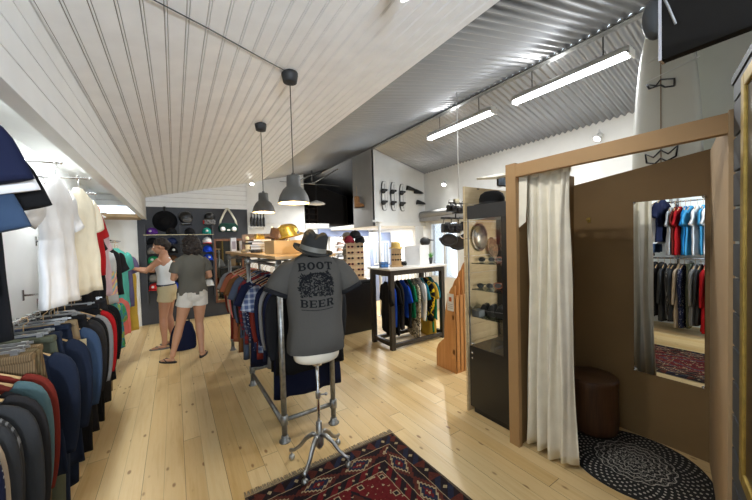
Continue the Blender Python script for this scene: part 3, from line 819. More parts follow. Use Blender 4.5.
blk = [(-.42,'top','black','black short sleeved rash vest at the left end of the timber rack',.7), (-.35,'top','blue','royal blue top at the left end of the timber rack',.34), (-.28,'top','black','black jacket beside the left blue top on the timber rack',.72),
 (-.20,'top','black2','washed black sweatshirt in the left half of the timber rack',.66), (-.12,'top','blue','royal blue top between black jackets on the timber rack',.5), (-.05,'top','black','black top left of the green one on the timber rack',.66),
 (.02,'top','greenbr','bottle green top on the timber rack',.52), (.09,'top','camo','sand coloured top with a dark print, hanging lowest on the timber rack',.84), (.15,'top','grey','grey marl top on the timber rack',.55), (.21,'top','white','white long sleeved top on the timber rack',.5),
 (.27,'top','tealbl','teal blue top next to the white one on the timber rack',.6), (.32,'top','blkyel','black and yellow patterned top on the timber rack',.62), (.37,'top','mustard','yellow trousers hanging low on the timber rack',.88),
 (.42,'top','greenbr','bottle green top near the right end of the timber rack',.8), (.455,'top','tealbl','teal blue jacket at the right end of the timber rack',.62)]
for i, (dx, k, mt, lb, ln) in enumerate(blk):
    top_garment(k, C[mt], lb, (3.03+dx, 3.78, 1.03), R(90)+rnd.uniform(-.38,-.05), G, 700+i*3, ln*1.06, .235, 'long' if i % 2 else 'short', .028, cat='top', name='sports_top', hm=M_blk)
# ------------------------------------------------------------------ mannequin with hat
def rings(mb, rows, n=28, mi=0, fold=0, seed=0, cap=True, sq=1.0):
    """rows: (cx, cy, z, rx, ry)"""
    vs = []; fs = []
    for (cx, cy, z, rx, ry) in rows:
        for k in range(n):
            t = 2*PI*k/n; c, s = math.cos(t), math.sin(t)
            if sq != 1: c = abs(c)**sq*(1 if c >= 0 else -1); s = abs(s)**sq*(1 if s >= 0 else -1)
            q = 1 + fold*(math.sin(5*t+seed+z*7)+.7*math.sin(9*t+seed*2-z*11)+.5*math.sin(z*26+3*t+seed))
            vs.append((cx+rx*c*q, cy+ry*s*q, z))
    m = len(rows)
    for i in range(m-1):
        for k in range(n):
            a = i*n+k; b = i*n+(k+1) % n
            fs.append((a, b, b+n, a+n))
    if cap: fs.append(tuple(reversed(range(n)))); fs.append(tuple((m-1)*n+k for k in range(n)))
    mb.add(vs, fs, mi, True); return mb

MX, MY = .805, 2.04
man = thing('mannequin', 'cream torso mannequin on a cast steel stand wearing the printed T-shirt', 'mannequin', (MX, MY, 0), R(-13))
rings(MB(), smooth_rows([(0,0,.735,.13,.09),(0,0,.76,.155,.105),(0,0,.86,.16,.11),(0,0,1.0,.145,.10),(0,0,1.2,.165,.105),(0,0,1.36,.165,.09),(0,0,1.43,.10,.06),(0,0,1.46,.055,.052),(0,0,1.52,.052,.052)])).build('torso', plain('mannequin_cream', (.62,.57,.47), .5), man)
MB().lathe([(.055,1.52),(.057,1.53),(.05,1.56),(.02,1.575)], 20).build('neck_cap', M_black, man)
st = MB().tube([(0,0,.17),(0,0,.735)], .011, 12).lathe([(.0,.70),(.035,.70),(.05,.735),(.0,.735)], 16).build('pole', M_chrome, man)
MB().lathe([(.016,.46),(.018,.47),(.018,.50),(.016,.51)], 12).tube([(0,0,.485),(.05,-.01,.485)], .006, 8).ball((.055,-.01,.485), .012, 8, 6).build('height_clamp', M_steel, man)
hub = MB().lathe([(.012,.30),(.022,.29),(.024,.20),(.032,.17),(.030,.13),(.018,.11)], 16)
hub.build('hub', M_steel, man)
for k, a in enumerate((220, 311, 138, 28)):
    t = R(a + 13); c, s = math.cos(t), math.sin(t)
    leg = MB().tube([(c*.015,s*.015,.20),(c*.05,s*.05,.20),(c*.10,s*.10,.165),(c*.145,s*.145,.11),(c*.19,s*.19,.075),(c*.222,s*.222,.07)], [.020,.020,.017,.014,.013,.016], 10, flat=.8).build('leg', M_steel, man)
    MB().ball((c*.212,s*.212,.022), .022, 14, 10).tube([(c*.212,s*.212,.03),(c*.212,s*.212,.065)], .006, 8).build('ball_caster', M_steel, leg)

tee_m = fabric('tee_grey', (.062,.058,.051), (.040,.037,.033), 'heather')
tee = thing('printed_t_shirt', 'grey T-shirt printed BOOT BEER with black sleeve hems, on the mannequin', 't-shirt', (MX, MY, 0), R(-13))
mb = MB()
rows = smooth_rows([(0,0,.81,.198,.125),(0,0,.90,.196,.128),(0,0,1.02,.182,.122),(0,0,1.18,.192,.125),(0,0,1.32,.200,.112),(0,0,1.385,.185,.092),(0,0,1.43,.150,.074),(0,0,1.465,.098,.064),(0,0,1.488,.066,.060)], 5)
rings(mb, rows, 64, 0, .013, 1.3, cap=False, sq=.9)
shirt_v, shirt_f = list(mb.v), list(mb.f)
mb.build('body', tee_m, tee)
for s in (-1, 1):
    f = MB().tube([(s*.11,0,1.405),(s*.165,0,1.375),(s*.205,.0,1.325),(s*.235,-.005,1.275),(s*.258,-.01,1.22)], [.050,.068,.076,.080,.084], 20, flat=.9, flatdir=(0,1,0)).build('sleeve', tee_m, tee)
    MB().tube([(s*.250,-.008,1.238),(s*.262,-.011,1.212)], [.0845,.086], 20, flat=.9, flatdir=(0,1,0)).build('sleeve_hem', C['black'], f)
MB().tube([(.070*math.cos(a), .062*math.sin(a)-(.006 if math.sin(a) < 0 else 0), 1.483-(.022 if math.sin(a) < -.5 else .006)) for a in [2*PI*k/20 for k in range(21)]], .008, 6, cap=False).build('neckband', C['black'], tee)
# print on the chest, laid onto the curved cloth
from mathutils.bvhtree import BVHTree
bvh = BVHTree.FromPolygons([Vector(v) for v in shirt_v], shirt_f)
def on_shirt(x, z, off=.003):
    h = bvh.ray_cast(Vector((x, -1, z)), Vector((0, 1, 0)))
    return (x, (h[0].y if h[0] else -.12) - off, z)
M_ink = plain('shirt_ink', (.006,.006,.007), .9, spec=.1)
def text_mesh(body, size, x, z, arch=0, wide=1.0, off=0.012):
    cu = bpy.data.curves.new('t', 'FONT'); cu.body = body; cu.size = size; cu.align_x = 'CENTER'; cu.offset = off*size; cu.resolution_u = 3
    o = bpy.data.objects.new('t', cu); COL.objects.link(o)
    bpy.context.view_layer.update()
    me = bpy.data.meshes.new_from_object(o.evaluated_get(bpy.context.evaluated_depsgraph_get()))
    bpy.data.objects.remove(o)
    bm = bmesh.new(); bm.from_mesh(me)
    bmesh.ops.triangulate(bm, faces=bm.faces)
    bmesh.ops.subdivide_edges(bm, edges=[e for e in bm.edges if e.calc_length() > size*.18], cuts=2)
    vs = [v.co.copy() for v in bm.verts]; fs = [tuple(v.index for v in f.verts) for f in bm.faces]
    bm.free(); bpy.data.meshes.remove(me)
    return [(x+v.x*wide, z+v.y+arch*(1-((v.x*wide)/.12)**2)) for v in vs], fs
def slabs(s_list):
    """blocky slab serifs for the lettering"""
    return s_list
def glyph(ch):
    """slab serif capitals on a 5 x 7 grid: lists of polygons"""
    st = 1.35; P_ = []
    def r(x0, y0, x1, y1): P_.append([(x0,y0),(x1,y0),(x1,y1),(x0,y1)])
    def arc(cx, cy, rx, ry, ix, iy, a0, a1, n=12):
        for k in range(n):
            a = a0+(a1-a0)*k/n; b = a0+(a1-a0)*(k+1)/n
            P_.append([(cx+ix*math.cos(a), cy+iy*math.sin(a)), (cx+rx*math.cos(a), cy+ry*math.sin(a)), (cx+rx*math.cos(b), cy+ry*math.sin(b)), (cx+ix*math.cos(b), cy+iy*math.sin(b))])
    if ch == 'O': arc(2.6,3.5,2.6,3.6,1.15,2.5,0,2*PI,24)
    if ch in 'BRE': r(.5,0,.5+st,7); r(0,0,2.2,.8); r(0,6.2,2.2,7)
    if ch == 'B':
        r(1.8,0,3,.9); r(1.8,3.1,3,4); r(1.8,6.1,3,7); arc(3,1.95,2.1,1.98,.75,1.1,-PI/2,PI/2); arc(3,5.1,1.9,1.9,.65,1.05,-PI/2,PI/2)
    if ch == 'R':
        r(1.8,3.0,3,3.9); r(1.8,6.1,3,7); arc(3,5.0,2.0,2.0,.7,1.1,-PI/2,PI/2); P_.append([(2.5,3.2),(4.0,3.2),(5.1,.8),(3.6,.8)]); r(3.5,0,5.5,.8)
    if ch == 'E':
        r(1.8,0,5,.85); r(1.8,3.1,4,3.9); r(1.8,6.15,5,7); r(4.3,0,5,1.9); r(4.3,5.1,5,7); r(3.6,2.6,4.1,4.4)
    if ch == 'T':
        r(1.95,0,3.3,7); r(1.2,0,4.05,.8); r(0,6.15,5.25,7); r(0,5.0,.7,7); r(4.55,5.0,5.25,7)
    return P_
for word, zb, h, wd, arch in (('BOOT', 1.365, .047, .235, .010), ('BEER', 1.134, .047, .225, -.008)):
    for n_, ch in enumerate(word):
        mb = MB()
        x0 = (-.5+n_/4)*wd
        for poly in glyph(ch):
            q = []
            for (a, b) in poly:
                x = x0 + wd/4*.04 + a*wd/4*.90/5.3; q.append((x, zb + b*h/7*(1+.12*abs(x)/.12) + arch*(1-(x/.12)**2)))
            m_ = len(q); dense = []
            mb.add([on_shirt(a, b, .004) for a, b in q], [tuple(range(m_))])
        mb.build('letter', M_ink, tee)
# illustration: worn arch shaped block of small inked strokes
rs = random.Random(4)
def stroke(mb, x, z, l, w, a):
    c, s = math.cos(a), math.sin(a); q = []
    for (u, v) in ((-l,-w),(0,-w*1.2),(l,-w),(l,w),(0,w*1.2),(-l,w)):
        q.append(on_shirt(x+u*c-v*s, z+u*s+v*c+.15*u*u/l, .003))
    mb.add(q, [(0,1,4,5),(1,2,3,4)])
mb = MB()
for k in range(420):
    x = rs.uniform(-.112, .112); z = rs.uniform(1.198, 1.352)
    if z > 1.32 and abs(x) > .112 - (z-1.32)*.8: continue
    if rs.random() < .25 and abs(x) < .03: continue
    stroke(mb, x, z, rs.uniform(.004,.014), rs.uniform(.0012,.0038), rs.uniform(0, PI))
for k in range(24):
    a = PI*k/23; stroke(mb, *[.104*math.cos(a), 1.275+.072*math.sin(a)], .007, .006, a+PI/2+rs.uniform(-.5,.5))
line_ = MB()
for k in range(26): stroke(line_, -.10+.20*k/25, 1.115-.008*(1-((k-12.5)/12.5)**2), .0028, .0028, 0)
mb.build('chest_print', M_ink, tee); line_.build('print_line', M_ink, tee)

def fedora(mat_, band, label, loc, rz, tilt=(0,0), s=1.0, name='fedora', cat='hat', group=None, crown=.122, brim=.138):
    t = thing(name, label, cat, loc, rz, group); t.rotation_euler = (tilt[0], tilt[1], rz)
    n = 36
    vs = []; fs = []
    prof = [(brim, .012), (brim*1.0, .006), (brim*.86, 0), (.098, .002), (.090, .012), (.086, .05), (.080, crown*.88), (.066, crown), (.03, crown*.97), (.001, crown*.94)]
    for i, (r, z) in enumerate(prof):
        for k in range(n):
            a = 2*PI*k/n; sx, sy = .88, 1.08
            zz = z
            if i < 3: zz = z + .018*abs(math.cos(a))**2*(3-i)/3 - .014*max(0, -math.sin(a))*(3-i)/3
            if i > 5: 
                zz = z - .030*math.exp(-((r*math.cos(a))/.028)**2)*(1 if i > 6 else .5) + .012*(-math.sin(a))*(r/.07)*-1
                if math.sin(a) < -.2: sx *= .86
            vs.append((r*math.cos(a)*sx*s, r*math.sin(a)*sy*s, zz*s))
    m = len(prof)
    for i in range(m-1):
        for k in range(n):
            a = i*n+k; b = i*n+(k+1) % n; fs.append((a, b, b+n, a+n))
    fs.append(tuple((m-1)*n+k for k in range(n)))
    o = MB().add(vs, fs, 0, True).build('crown', mat_, t)
    so = o.modifiers.new('s', 'SOLIDIFY'); so.thickness = .004
    vs = []; fs = []
    for (r, z) in ((.0935, .010), (.0905, .040)):
        for k in range(n): a = 2*PI*k/n; vs.append((r*math.cos(a)*.89*s, r*math.sin(a)*1.09*s, z*s))
    for k in range(n): fs.append((k, (k+1) % n, n+(k+1) % n, n+k))
    MB().add(vs, fs, 0, True).build('hatband', band, t)
    return t
M_felt = fabric('felt_charcoal', (.022,.022,.021)); M_felt2 = fabric('felt_black', (.012,.012,.013))
fedora(M_felt, plain('hatband_grey', (.09,.085,.07), .6), 'charcoal felt fedora on the neck of the mannequin', (MX-.01, MY-.01, 1.488), R(-25), (R(5), R(15)), 1.12)

# ------------------------------------------------------------------ rug
def rug_material(hx, hy):
    m, n, b = newmat('rug_wool')
    X, Y, Z = n.sep(n.co())
    wob = n.noise(n.co(), 22, 2)
    wv = n.m('MULTIPLY', n.m('SUBTRACT', wob, .5), .012)
    ax = n.m('SUBTRACT', hx, n.m('ABSOLUTE', X)); ay = n.m('SUBTRACT', hy, n.m('ABSOLUTE', Y))
    d = n.m('ADD', n.m('MINIMUM', ax, ay), wv)
    along = n.m('ADD', X, Y)                                # runs along either border
    alt = n.m('SUBTRACT', X, Y)
    RED = (.115,.012,.013,1); DK = (.018,.012,.014,1); BLUE = (.018,.021,.042,1); CREAM = (.34,.27,.16,1); RUST = (.085,.022,.016,1); SLATE = (.05,.07,.10,1)
    def tri(v, p):                                           # triangle wave 0..1 of period p
        return n.m('MULTIPLY', n.m('ABSOLUTE', n.m('SUBTRACT', n.m('FRACT', n.m('DIVIDE', v, p)), .5)), 2)
    s = n.m('MINIMUM', ax, ay)
    isx = n.m('LESS_THAN', ax, ay)
    run = n.m('ADD', n.m('MULTIPLY', isx, Y), n.m('MULTIPLY', n.m('SUBTRACT', 1, isx), X))
    # outer guard: dark with red/blue lozenges
    g1 = n.mix(n.m('GREATER_THAN', n.m('SUBTRACT', tri(run, .17), n.m('MULTIPLY', n.m('ABSOLUTE', n.m('SUBTRACT', s, .062)), 12)), .25), DK, RUST)
    g1 = n.mix(n.m('LESS_THAN', n.m('FRACT', n.m('DIVIDE', run, .34)), .5), g1, n.mix(n.m('GREATER_THAN', tri(n.m('ADD', run, s), .11), .55), DK, BLUE))
    star = n.m('LESS_THAN', n.m('ADD', n.m('MULTIPLY', tri(run, .17), .1), n.m('ABSOLUTE', n.m('SUBTRACT', s, .062))), .018)
    g1 = n.mix(star, g1, CREAM)
    # main border: serrated cream lozenges on dark
    p = n.m('ADD', n.m('MULTIPLY', tri(run, .30), .13), n.m('MULTIPLY', n.m('ABSOLUTE', n.m('SUBTRACT', s, .175)), 1.6))
    teeth = n.m('MULTIPLY', tri(n.m('ADD', run, n.m('MULTIPLY', s, .6)), .028), .02)
    p = n.m('ADD', p, teeth)
    g2 = n.ramp(p, [(0, CREAM[:3]), (.02, RED[:3]), (.05, BLUE[:3]), (.085, CREAM[:3]), (.105, RUST[:3]), (.15, DK[:3])], 'CONSTANT')
    # inner guard
    g3 = n.mix(n.m('GREATER_THAN', tri(n.m('ADD', run, s), .10), .5), DK, RED)
    g3 = n.mix(n.m('LESS_THAN', n.m('ADD', n.m('MULTIPLY', tri(run, .10), .06), n.m('ABSOLUTE', n.m('SUBTRACT', s, .275))), .012), g3, CREAM)
    # field: red with a stepped hexagon and small squares
    hexd = n.m('ADD', n.m('MULTIPLY', n.m('ABSOLUTE', X), 1.15), n.m('MULTIPLY', n.m('ABSOLUTE', Y), .62))
    hexd = n.m('ADD', hexd, n.m('MULTIPLY', tri(n.m('ADD', X, Y), .035), .012))
    f = n.ramp(hexd, [(0, RED[:3]), (.10, DK[:3]), (.12, RED[:3]), (.21, SLATE[:3]), (.235, RED[:3]), (.30, RED[:3]), (.37, SLATE[:3]), (.395, RUST[:3]), (.44, DK[:3]), (.46, RED[:3])], 'CONSTANT')
    sq = n.m('MAXIMUM', tri(n.m('ADD', X, .02), .16), tri(Y, .16))
    sqm = n.ramp(sq, [(0, DK[:3]), (.16, CREAM[:3]), (.24, RED[:3]), (.34, (0,0,0))], 'CONSTANT')
    f = n.mix(n.m('LESS_THAN', sq, .34), f, sqm)
    f = n.mix(n.m('GREATER_THAN', n.noise(n.co(), 42, 1), .66), f, CREAM)
    col = g1
    def over(lo, c2, c): return n.mix(n.m('GREATER_THAN', d, lo), c, c2)
    col = over(.108, CREAM, col); col = over(.113, g2, col); col = over(.236, CREAM, col); col = over(.241, g3, col); col = over(.308, CREAM, col); col = over(.313, f, col)
    col = n.mix(n.m('LESS_THAN', d, .016), col, (.10,.075,.05,1))
    wear = n.ramp(n.noise(n.co(), 60, 3), [(.3, (.7,.7,.7)), (.7, (1.15,1.1,1.05))])
    col = n.mix(.8, col, wear, 'MULTIPLY')
    n.put(b.inputs['Base Color'], col); b.inputs['Roughness'].default_value = .95; b.inputs['Specular IOR Level'].default_value = .1
    n.put(b.inputs['Normal'], n.bump(n.noise(n.co(), 180, 2), .5, .004))
    return m
t = thing('patterned_rug', 'dark red and blue oriental rug on the floor in front of the mannequin', 'rug', (.86, .95, 0))
RX, RY = .56, 1.07
vs = []; fs = []; nx, ny = 24, 44
for i in range(nx+1):
    for j in range(ny+1):
        x = -RX+2*RX*i/nx; y = -RY+2*RY*j/ny
        e = min(1, min(RX-abs(x), RY-abs(y))/.03)
        vs.append((x+.006*math.sin(y*6), y+.008*math.sin(x*5+1), .004+.006*e+.002*math.sin(x*9)*math.sin(y*7)))
for i in range(nx):
    for j in range(ny): a = i*(ny+1)+j; fs.append((a, a+ny+1, a+ny+2, a+1))
MB().add(vs, fs, 0, True).build('pile', rug_material(RX, RY), t)
for s in (-1, 1):
    mb = MB()
    for k in range(150):
        x = -RX + 2*RX*(k+.5)/150; l = .030+.014*rnd.random()
        mb.tube([(x, s*(RY-.004), .008), (x+rnd.uniform(-.006,.006), s*(RY+l), .004)], .0026, 4)
    tag(mb.build('fringe', plain('fringe_wool', (.30,.24,.16), .95), t), None, None, None, 'stuff')

# ------------------------------------------------------------------ changing room
t = thing('changing_room', 'brown fibreboard changing cubicle with a header beam on the right', 'changing room', (2.5, .9, 0))
def W(x, y): return (x-2.5, y-.9)
MB().box(-.40, .44, 0, .47, .50, 2.07).build('side_panel', M_mdfdk, t)
MB().box(-.43, .425, 0, -.39, .505, 2.085).build('front_post', M_mdf, t, bevel=.003)
MB().prism([(-.45, 0), (.44, 0), (.44, 1.99), (-.45, 2.10)], .455, .475, 'x').build('back_panel', M_mdfdk, t)
a0 = W(2.965, .515); a1 = W(2.05, .30)
MB().prism([(a0[0], a0[1]), (a1[0], a1[1]), (a1[0]+.003, a1[1]-.02), (a0[0]+.003, a0[1]-.02)], 0, 2.08, 'z').build('side_panel', plain('mdf_panel_light', (.42,.29,.16), .7, var=.05), t)
MB().box(-.43, -.615, 1.985, -.385, .425, 2.075).build('header_beam', M_mdf, t, bevel=.003)
for dx, dz, r in ((-.33, 2.035, .012), (-.25, 2.03, .008)):
    MB().tube([(dx, -.575, dz), (dx, .44, dz)], r, 10).build('curtain_rail', M_chrome, t)
# curtain
M_curt = fabric('curtain_linen', (.84,.80,.69))
t = thing('curtain', 'cream linen tab-top curtain drawn to the left of the changing room', 'curtain', (2.17, 1.16, 0))
vs = []; fs = []; nu, nv = 70, 30
for j in range(nv+1):
    q = j/nv; z = 2.0 - 1.965*q
    for i in range(nu+1):
        a = i/nu
        half = interp([(0,.155),(.12,.145),(.5,.15),(1,.185)], q)
        y = half - 2*half*a
        amp = interp([(0,.012),(.15,.022),(1,.046)], q)
        x = amp*(math.sin(a*2*PI*4.2+.6+q*.5)+.35*math.sin(a*2*PI*9+q*2)) - .02*q*a*1.5
        vs.append((x, y + .006*math.sin(q*9+a*20), z + (.014*math.sin(a*17) if j == nv else 0)))
for j in range(nv):
    for i in range(nu): b_ = j*(nu+1)+i; fs.append((b_, b_+1, b_+nu+2, b_+nu+1))
o = MB().add(vs, fs, 0, True).build('drape', M_curt, t); so = o.modifiers.new('s', 'SOLIDIFY'); so.thickness = .004
for k in range(5):
    yy = .135-.27*k/4
    MB().add([(-.02,yy-.02,1.97),(-.02,yy+.02,1.97),(-.012,yy+.02,2.055),(-.012,yy-.02,2.055),(.018,yy-.02,2.055),(.018,yy+.02,2.055),(.02,yy+.02,1.97),(.02,yy-.02,1.97)], [(0,1,2,3),(3,2,5,4),(4,5,6,7)]).build('tab', M_curt, t)
# loose corner of cloth hanging over the post side
o = MB().add([(-.055,.165,2.02),(-.045,.105,2.02),(-.060,.115,1.66),(-.066,.165,1.62)], [(0,1,2,3)]).build('folded_corner', M_curt, t); so = o.modifiers.new('s', 'SOLIDIFY'); so.thickness = .004
# mirror
m, n_, b_ = newmat('mirror_glass'); b_.inputs['Base Color'].default_value = (.88,.9,.89,1); b_.inputs['Metallic'].default_value = 1; b_.inputs['Roughness'].default_value = .004
t = thing('wall_mirror', 'tall frameless mirror on the back of the changing room', 'mirror', (2.951, .725, .5))
MB().box(-.004, -.19, 0, 0.003, .19, 1.29).build('glass', m, t)
for sy in (-1, 1):
    for zz in (0, 1.29): MB().lathe([(.0,0),(.011,0),(.009,.006),(.0,.008)], 12).xform(Matrix.Translation((-.004, sy*.186, zz+(.004 if zz == 0 else -.004))) @ Matrix.Rotation(-PI/2, 4, 'Y')).build('clip', M_chrome, t)
# hook
t = thing('coat_hook', 'small brass coat hook on the back of the changing room, left of the mirror', 'hook', (2.953, 1.22, 1.68))
MB().box(-.006,-.012,-.02,0.0,.012,.02).tube([(-.006,0,0),(-.03,0,-.01),(-.045,0,.0),(-.045,0,.012)], .004, 8).build('hook_body', M_gold, t)
# stump stool
t = thing('stump_stool', 'dark wooden stump stool in the corner of the changing room', 'stool', (2.76, 1.14, .012))
prof = [(.165,0),(.180,.03),(.185,.10),(.178,.24),(.180,.36),(.183,.405),(.175,.42),(.0,.42)]
o = MB().lathe(prof, 32, sx=1, sy=1).build('trunk', wood('stump_wood', (.045,.018,.008), (.10,.045,.02), 'z', 1.3), t)
m, n_, b_ = newmat('stump_top'); X_, Y_, Z_ = n_.sep(n_.co()); rr_ = n_.m('SQRT', n_.m('ADD', n_.m('MULTIPLY', X_, X_), n_.m('MULTIPLY', Y_, Y_)))
n_.put(b_.inputs['Base Color'], n_.ramp(n_.m('FRACT', n_.m('ADD', n_.m('MULTIPLY', rr_, 55), n_.noise(n_.co(), 8, 2))), [(0, (.14,.075,.035)), (.8, (.10,.05,.022)), (1, (.06,.03,.012))])); b_.inputs['Roughness'].default_value = .5
MB().lathe([(.0,.4205),(.172,.4205),(.170,.423),(.0,.423)], 32).build('seat_top', m, t)
# round mat
m, n_, b_ = newmat('mat_cotton'); X_, Y_, Z_ = n_.sep(n_.co()); rr_ = n_.m('SQRT', n_.m('ADD', n_.m('MULTIPLY', X_, X_), n_.m('MULTIPLY', Y_, Y_)))
an = n_.m('ARCTAN2', Y_, X_)
petals = n_.m('SINE', n_.m('MULTIPLY', an, 16)); petals2 = n_.m('SINE', n_.m('MULTIPLY', an, 44))
fr_ = n_.m('FRACT', n_.m('ADD', n_.m('MULTIPLY', rr_, 26), n_.m('MULTIPLY', petals, .22)))
line = n_.m('LESS_THAN', n_.m('ABSOLUTE', n_.m('SUBTRACT', fr_, .5)), .10)
inner = n_.m('LESS_THAN', rr_, .22)
dotsr = n_.m('MULTIPLY', n_.m('GREATER_THAN', n_.m('MULTIPLY', petals2, n_.m('SINE', n_.m('MULTIPLY', rr_, 150))), .55), n_.m('GREATER_THAN', rr_, .235))
mask = n_.m('MAXIMUM', n_.m('MULTIPLY', line, inner), n_.m('MULTIPLY', dotsr, n_.m('LESS_THAN', rr_, .365)))
lace = n_.m('MULTIPLY', n_.m('GREATER_THAN', n_.noise(n_.co(), 90, 1), .57), inner)
mask = n_.m('MAXIMUM', mask, n_.m('MULTIPLY', lace, .5))
n_.put(b_.inputs['Base Color'], n_.mix(mask, (.010,.010,.011,1), (.42,.40,.36,1))); b_.inputs['Roughness'].default_value = .9
t = tag(MB().lathe([(.378,0),(.38,.004),(.376,.009),(.0,.010)], 64).build('round_mat', m), 'round black mat with white lace pattern on the changing room floor', 'mat')
t.location = (2.56, .80, 0)

# ------------------------------------------------------------------ slatted panel, gilt frame and dark board at the right edge
t = thing('slat_panel', 'dark slate slatted wall panel at the right edge of the picture', 'display panel', (2.045, .285, 0))
d = Vector((-math.sin(R(74)), -math.cos(R(74)), 0)); nn = Vector((-d.y, d.x, 0)) * -1
ang = math.atan2(d.y, d.x)
mb = MB(); k = 0; z = 0
while z < 2.16:
    mb.prism([(0,0),(.9,0),(.9,.018),(0,.018)], z+.008, min(z+.145, 2.18), 'z'); z += .15
mb.box(0,.018,0,.9,.03,2.18)
M_ = Matrix.Rotation(ang, 4, 'Z')
mb.xform(M_); mb.build('slats', M_slat, t)
MB().box(-.01,-.006,2.18,.9,.035,2.21).xform(M_).build('top_cap', M_blk, t)
fr = thing('gilt_mirror_frame', 'edge of an ornate gilt frame hanging on the dark slatted panel', 'picture frame', tuple(Vector((2.045,.285,0)) + d*.27))
z0_, z1_ = .60, 2.12
mb = MB()
side = -1
for (x0, x1, za, zb) in ((0,.05,z0_,z1_),(.45,.5,z0_,z1_),(.05,.45,z0_,z0_+.05),(.05,.45,z1_-.05,z1_)):
    mb.box(x0, -.022, za, x1, -.001, zb)
mb.xform(M_); mb.build('moulding', M_gold, fr, bevel=.006)
MB().box(.05,-.012,z0_+.05,.45,-.006,z1_-.05).xform(M_).build('picture', plain('frame_dark', (.05,.03,.02), .3), fr)
t = thing('hanging_board', 'large black board hanging high in the top right corner', 'board', (1.62, .10, 2.215))
MB().box(-.02, -.62, 0, .02, .31, .75).build('panel', plain('board_black', (.008,.007,.006), .7, spec=.2), t, bevel=.003)
MB().box(-.024, .306, .0, .024, .316, .75).build('metal_edge', plain('edge_steel', (.7,.72,.8), .25, 1), t)
t = thing('speaker_horn', 'dark grey rounded loudspeaker fixed to the edge of the black hanging board', 'speaker', (1.625, .415, 2.40))
MB().ball((0, .015, 0), (.03, .045, .085), 18, 12).build('shell', plain('horn_grey', (.035,.04,.045), .4), t)
MB().tube([(-.036,-.002,.09),(-.036,-.03,.0),(-.036,-.05,-.075)], .004, 8).build('rim', plain('rim_grey', (.3,.3,.3), .4), t)

# ------------------------------------------------------------------ surfboard
t = thing('surfboard', 'off-white surfboard standing upright behind the changing room', 'surfboard', (3.10, .775, 0), R(68))
prof = [(0,.06),(.10,.12),(.4,.185),(.9,.222),(1.6,.240),(2.2,.238),(2.7,.205),(3.0,.155),(3.2,.085),(3.30,.02)]
vs = []; fs = []; n = 20
pr = smooth_rows(prof, 4)
for (z, h) in pr:
    h = max(h, .008)
    for k in range(n):
        a = 2*PI*k/n; c, s = math.cos(a), math.sin(a)
        vs.append((h*abs(c)**.8*(1 if c >= 0 else -1), .03*min(1, h/.12)*s, z*1.0))
m_ = len(pr)
for i in range(m_-1):
    for k in range(n): a = i*n+k; b = i*n+(k+1) % n; fs.append((a, b, b+n, a+n))
fs.append(tuple(range(n))); fs.append(tuple((m_-1)*n+k for k in range(n)))
MB().add(vs, fs, 0, True).build('deck', plain('surf_white', (.60,.60,.53), .35, var=.04, vs=2), t)
MB().box(-.003,.0295,.3,.003,.0325,3.1).build('stringer', plain('stringer', (.20,.12,.06), .5), t)
def zig(mb, pts, r=.006):
    mb.tube([(a, .034, b) for a, b in pts], r, 6)
mb = MB(); zig(mb, [(-.09,2.60),(-.09,2.65),(.0,2.69),(.03,2.66),(.10,2.70)]); zig(mb, [(-.09,2.60),(-.03,2.62),(.0,2.65),(.08,2.66),(.10,2.70)]); mb.build('logo', M_blk, t)
mb = MB(); zig(mb, [(-.10,2.10),(-.11,2.17),(-.05,2.13),(0,2.17),(.05,2.13),(.11,2.17),(.10,2.10)]); zig(mb, [(-.10,2.10),(-.04,2.08),(0,2.11),(.04,2.08),(.10,2.10)]); mb.build('logo', M_blk, t)
for zz in (2.72, 2.86):
    MB().box(-.24,.030,zz,.10,.034,zz+.006).build('strap', plain('strap_pale', (.75,.75,.72), .5), t)

# ------------------------------------------------------------------ glass cabinet with sunglasses
t = thing('display_cabinet', 'black display cabinet with a glazed upper half beside the changing room', 'display cabinet', (2.39, 1.64, 0))
xa, xb, ya, yb = -.22, .24, -.225, .215
MB().box(xa, ya, .06, xb, yb, .60).build('base_cupboard', M_black, t, bevel=.003)
MB().box(xa+.03, ya+.02, 0, xb-.02, yb-.02, .06).build('plinth', M_blk, t)
MB().box(xa, ya, 1.72, xb, yb, 1.835).build('head_box', plain('cab_grey', (.035,.036,.038), .5), t, bevel=.003)
for (px, py) in ((xa, ya), (xb-.05, ya), (xb-.05, yb-.05)):
    MB().box(px, py, .60, px+.05+(.0), py+(.10 if (px, py) == (xa, ya) else .05), 1.72).build('corner_post', M_black, t)
MB().box(xa, yb-.008, .60, xa+.012, yb, 1.72).build('corner_trim', M_steel, t)
for zz in (.86, 1.10, 1.33):
    MB().box(xa+.02, ya+.05, zz, xb-.03, yb-.02, zz+.006).build('glass_shelf', glass('shelf_glass', (.80,.90,.86), .4), t)
MB().box(xa+.003, ya+.10, .60, xa+.007, yb-.008, 1.72).build('glass_door', glass('door_glass', (1,1,1), .1), t)
for zz, r in ((.625, .013), (.545, .010), (.50, .008)):
    MB().ball((xa-.004, yb-.035, zz), r, 12, 8).build('lock_knob', M_chrome, t)
MB().box(xb-.01, ya+.05, .60, xb, yb-.05, 1.72).build('back_panel', M_blk, t)
MB().box(xa+.06, ya+.045, .64, xa+.075, ya+.06, 1.70).build('added_strip', emit('added_strip_warm', (1,.93,.78), 1.2), t)  # glowing strip and area light added to brighten the planks inside
area('cabinet_fill', (2.36, 1.475, 1.16), .25, 4.5, (1,.93,.80), (R(90),0,0), 1.0)
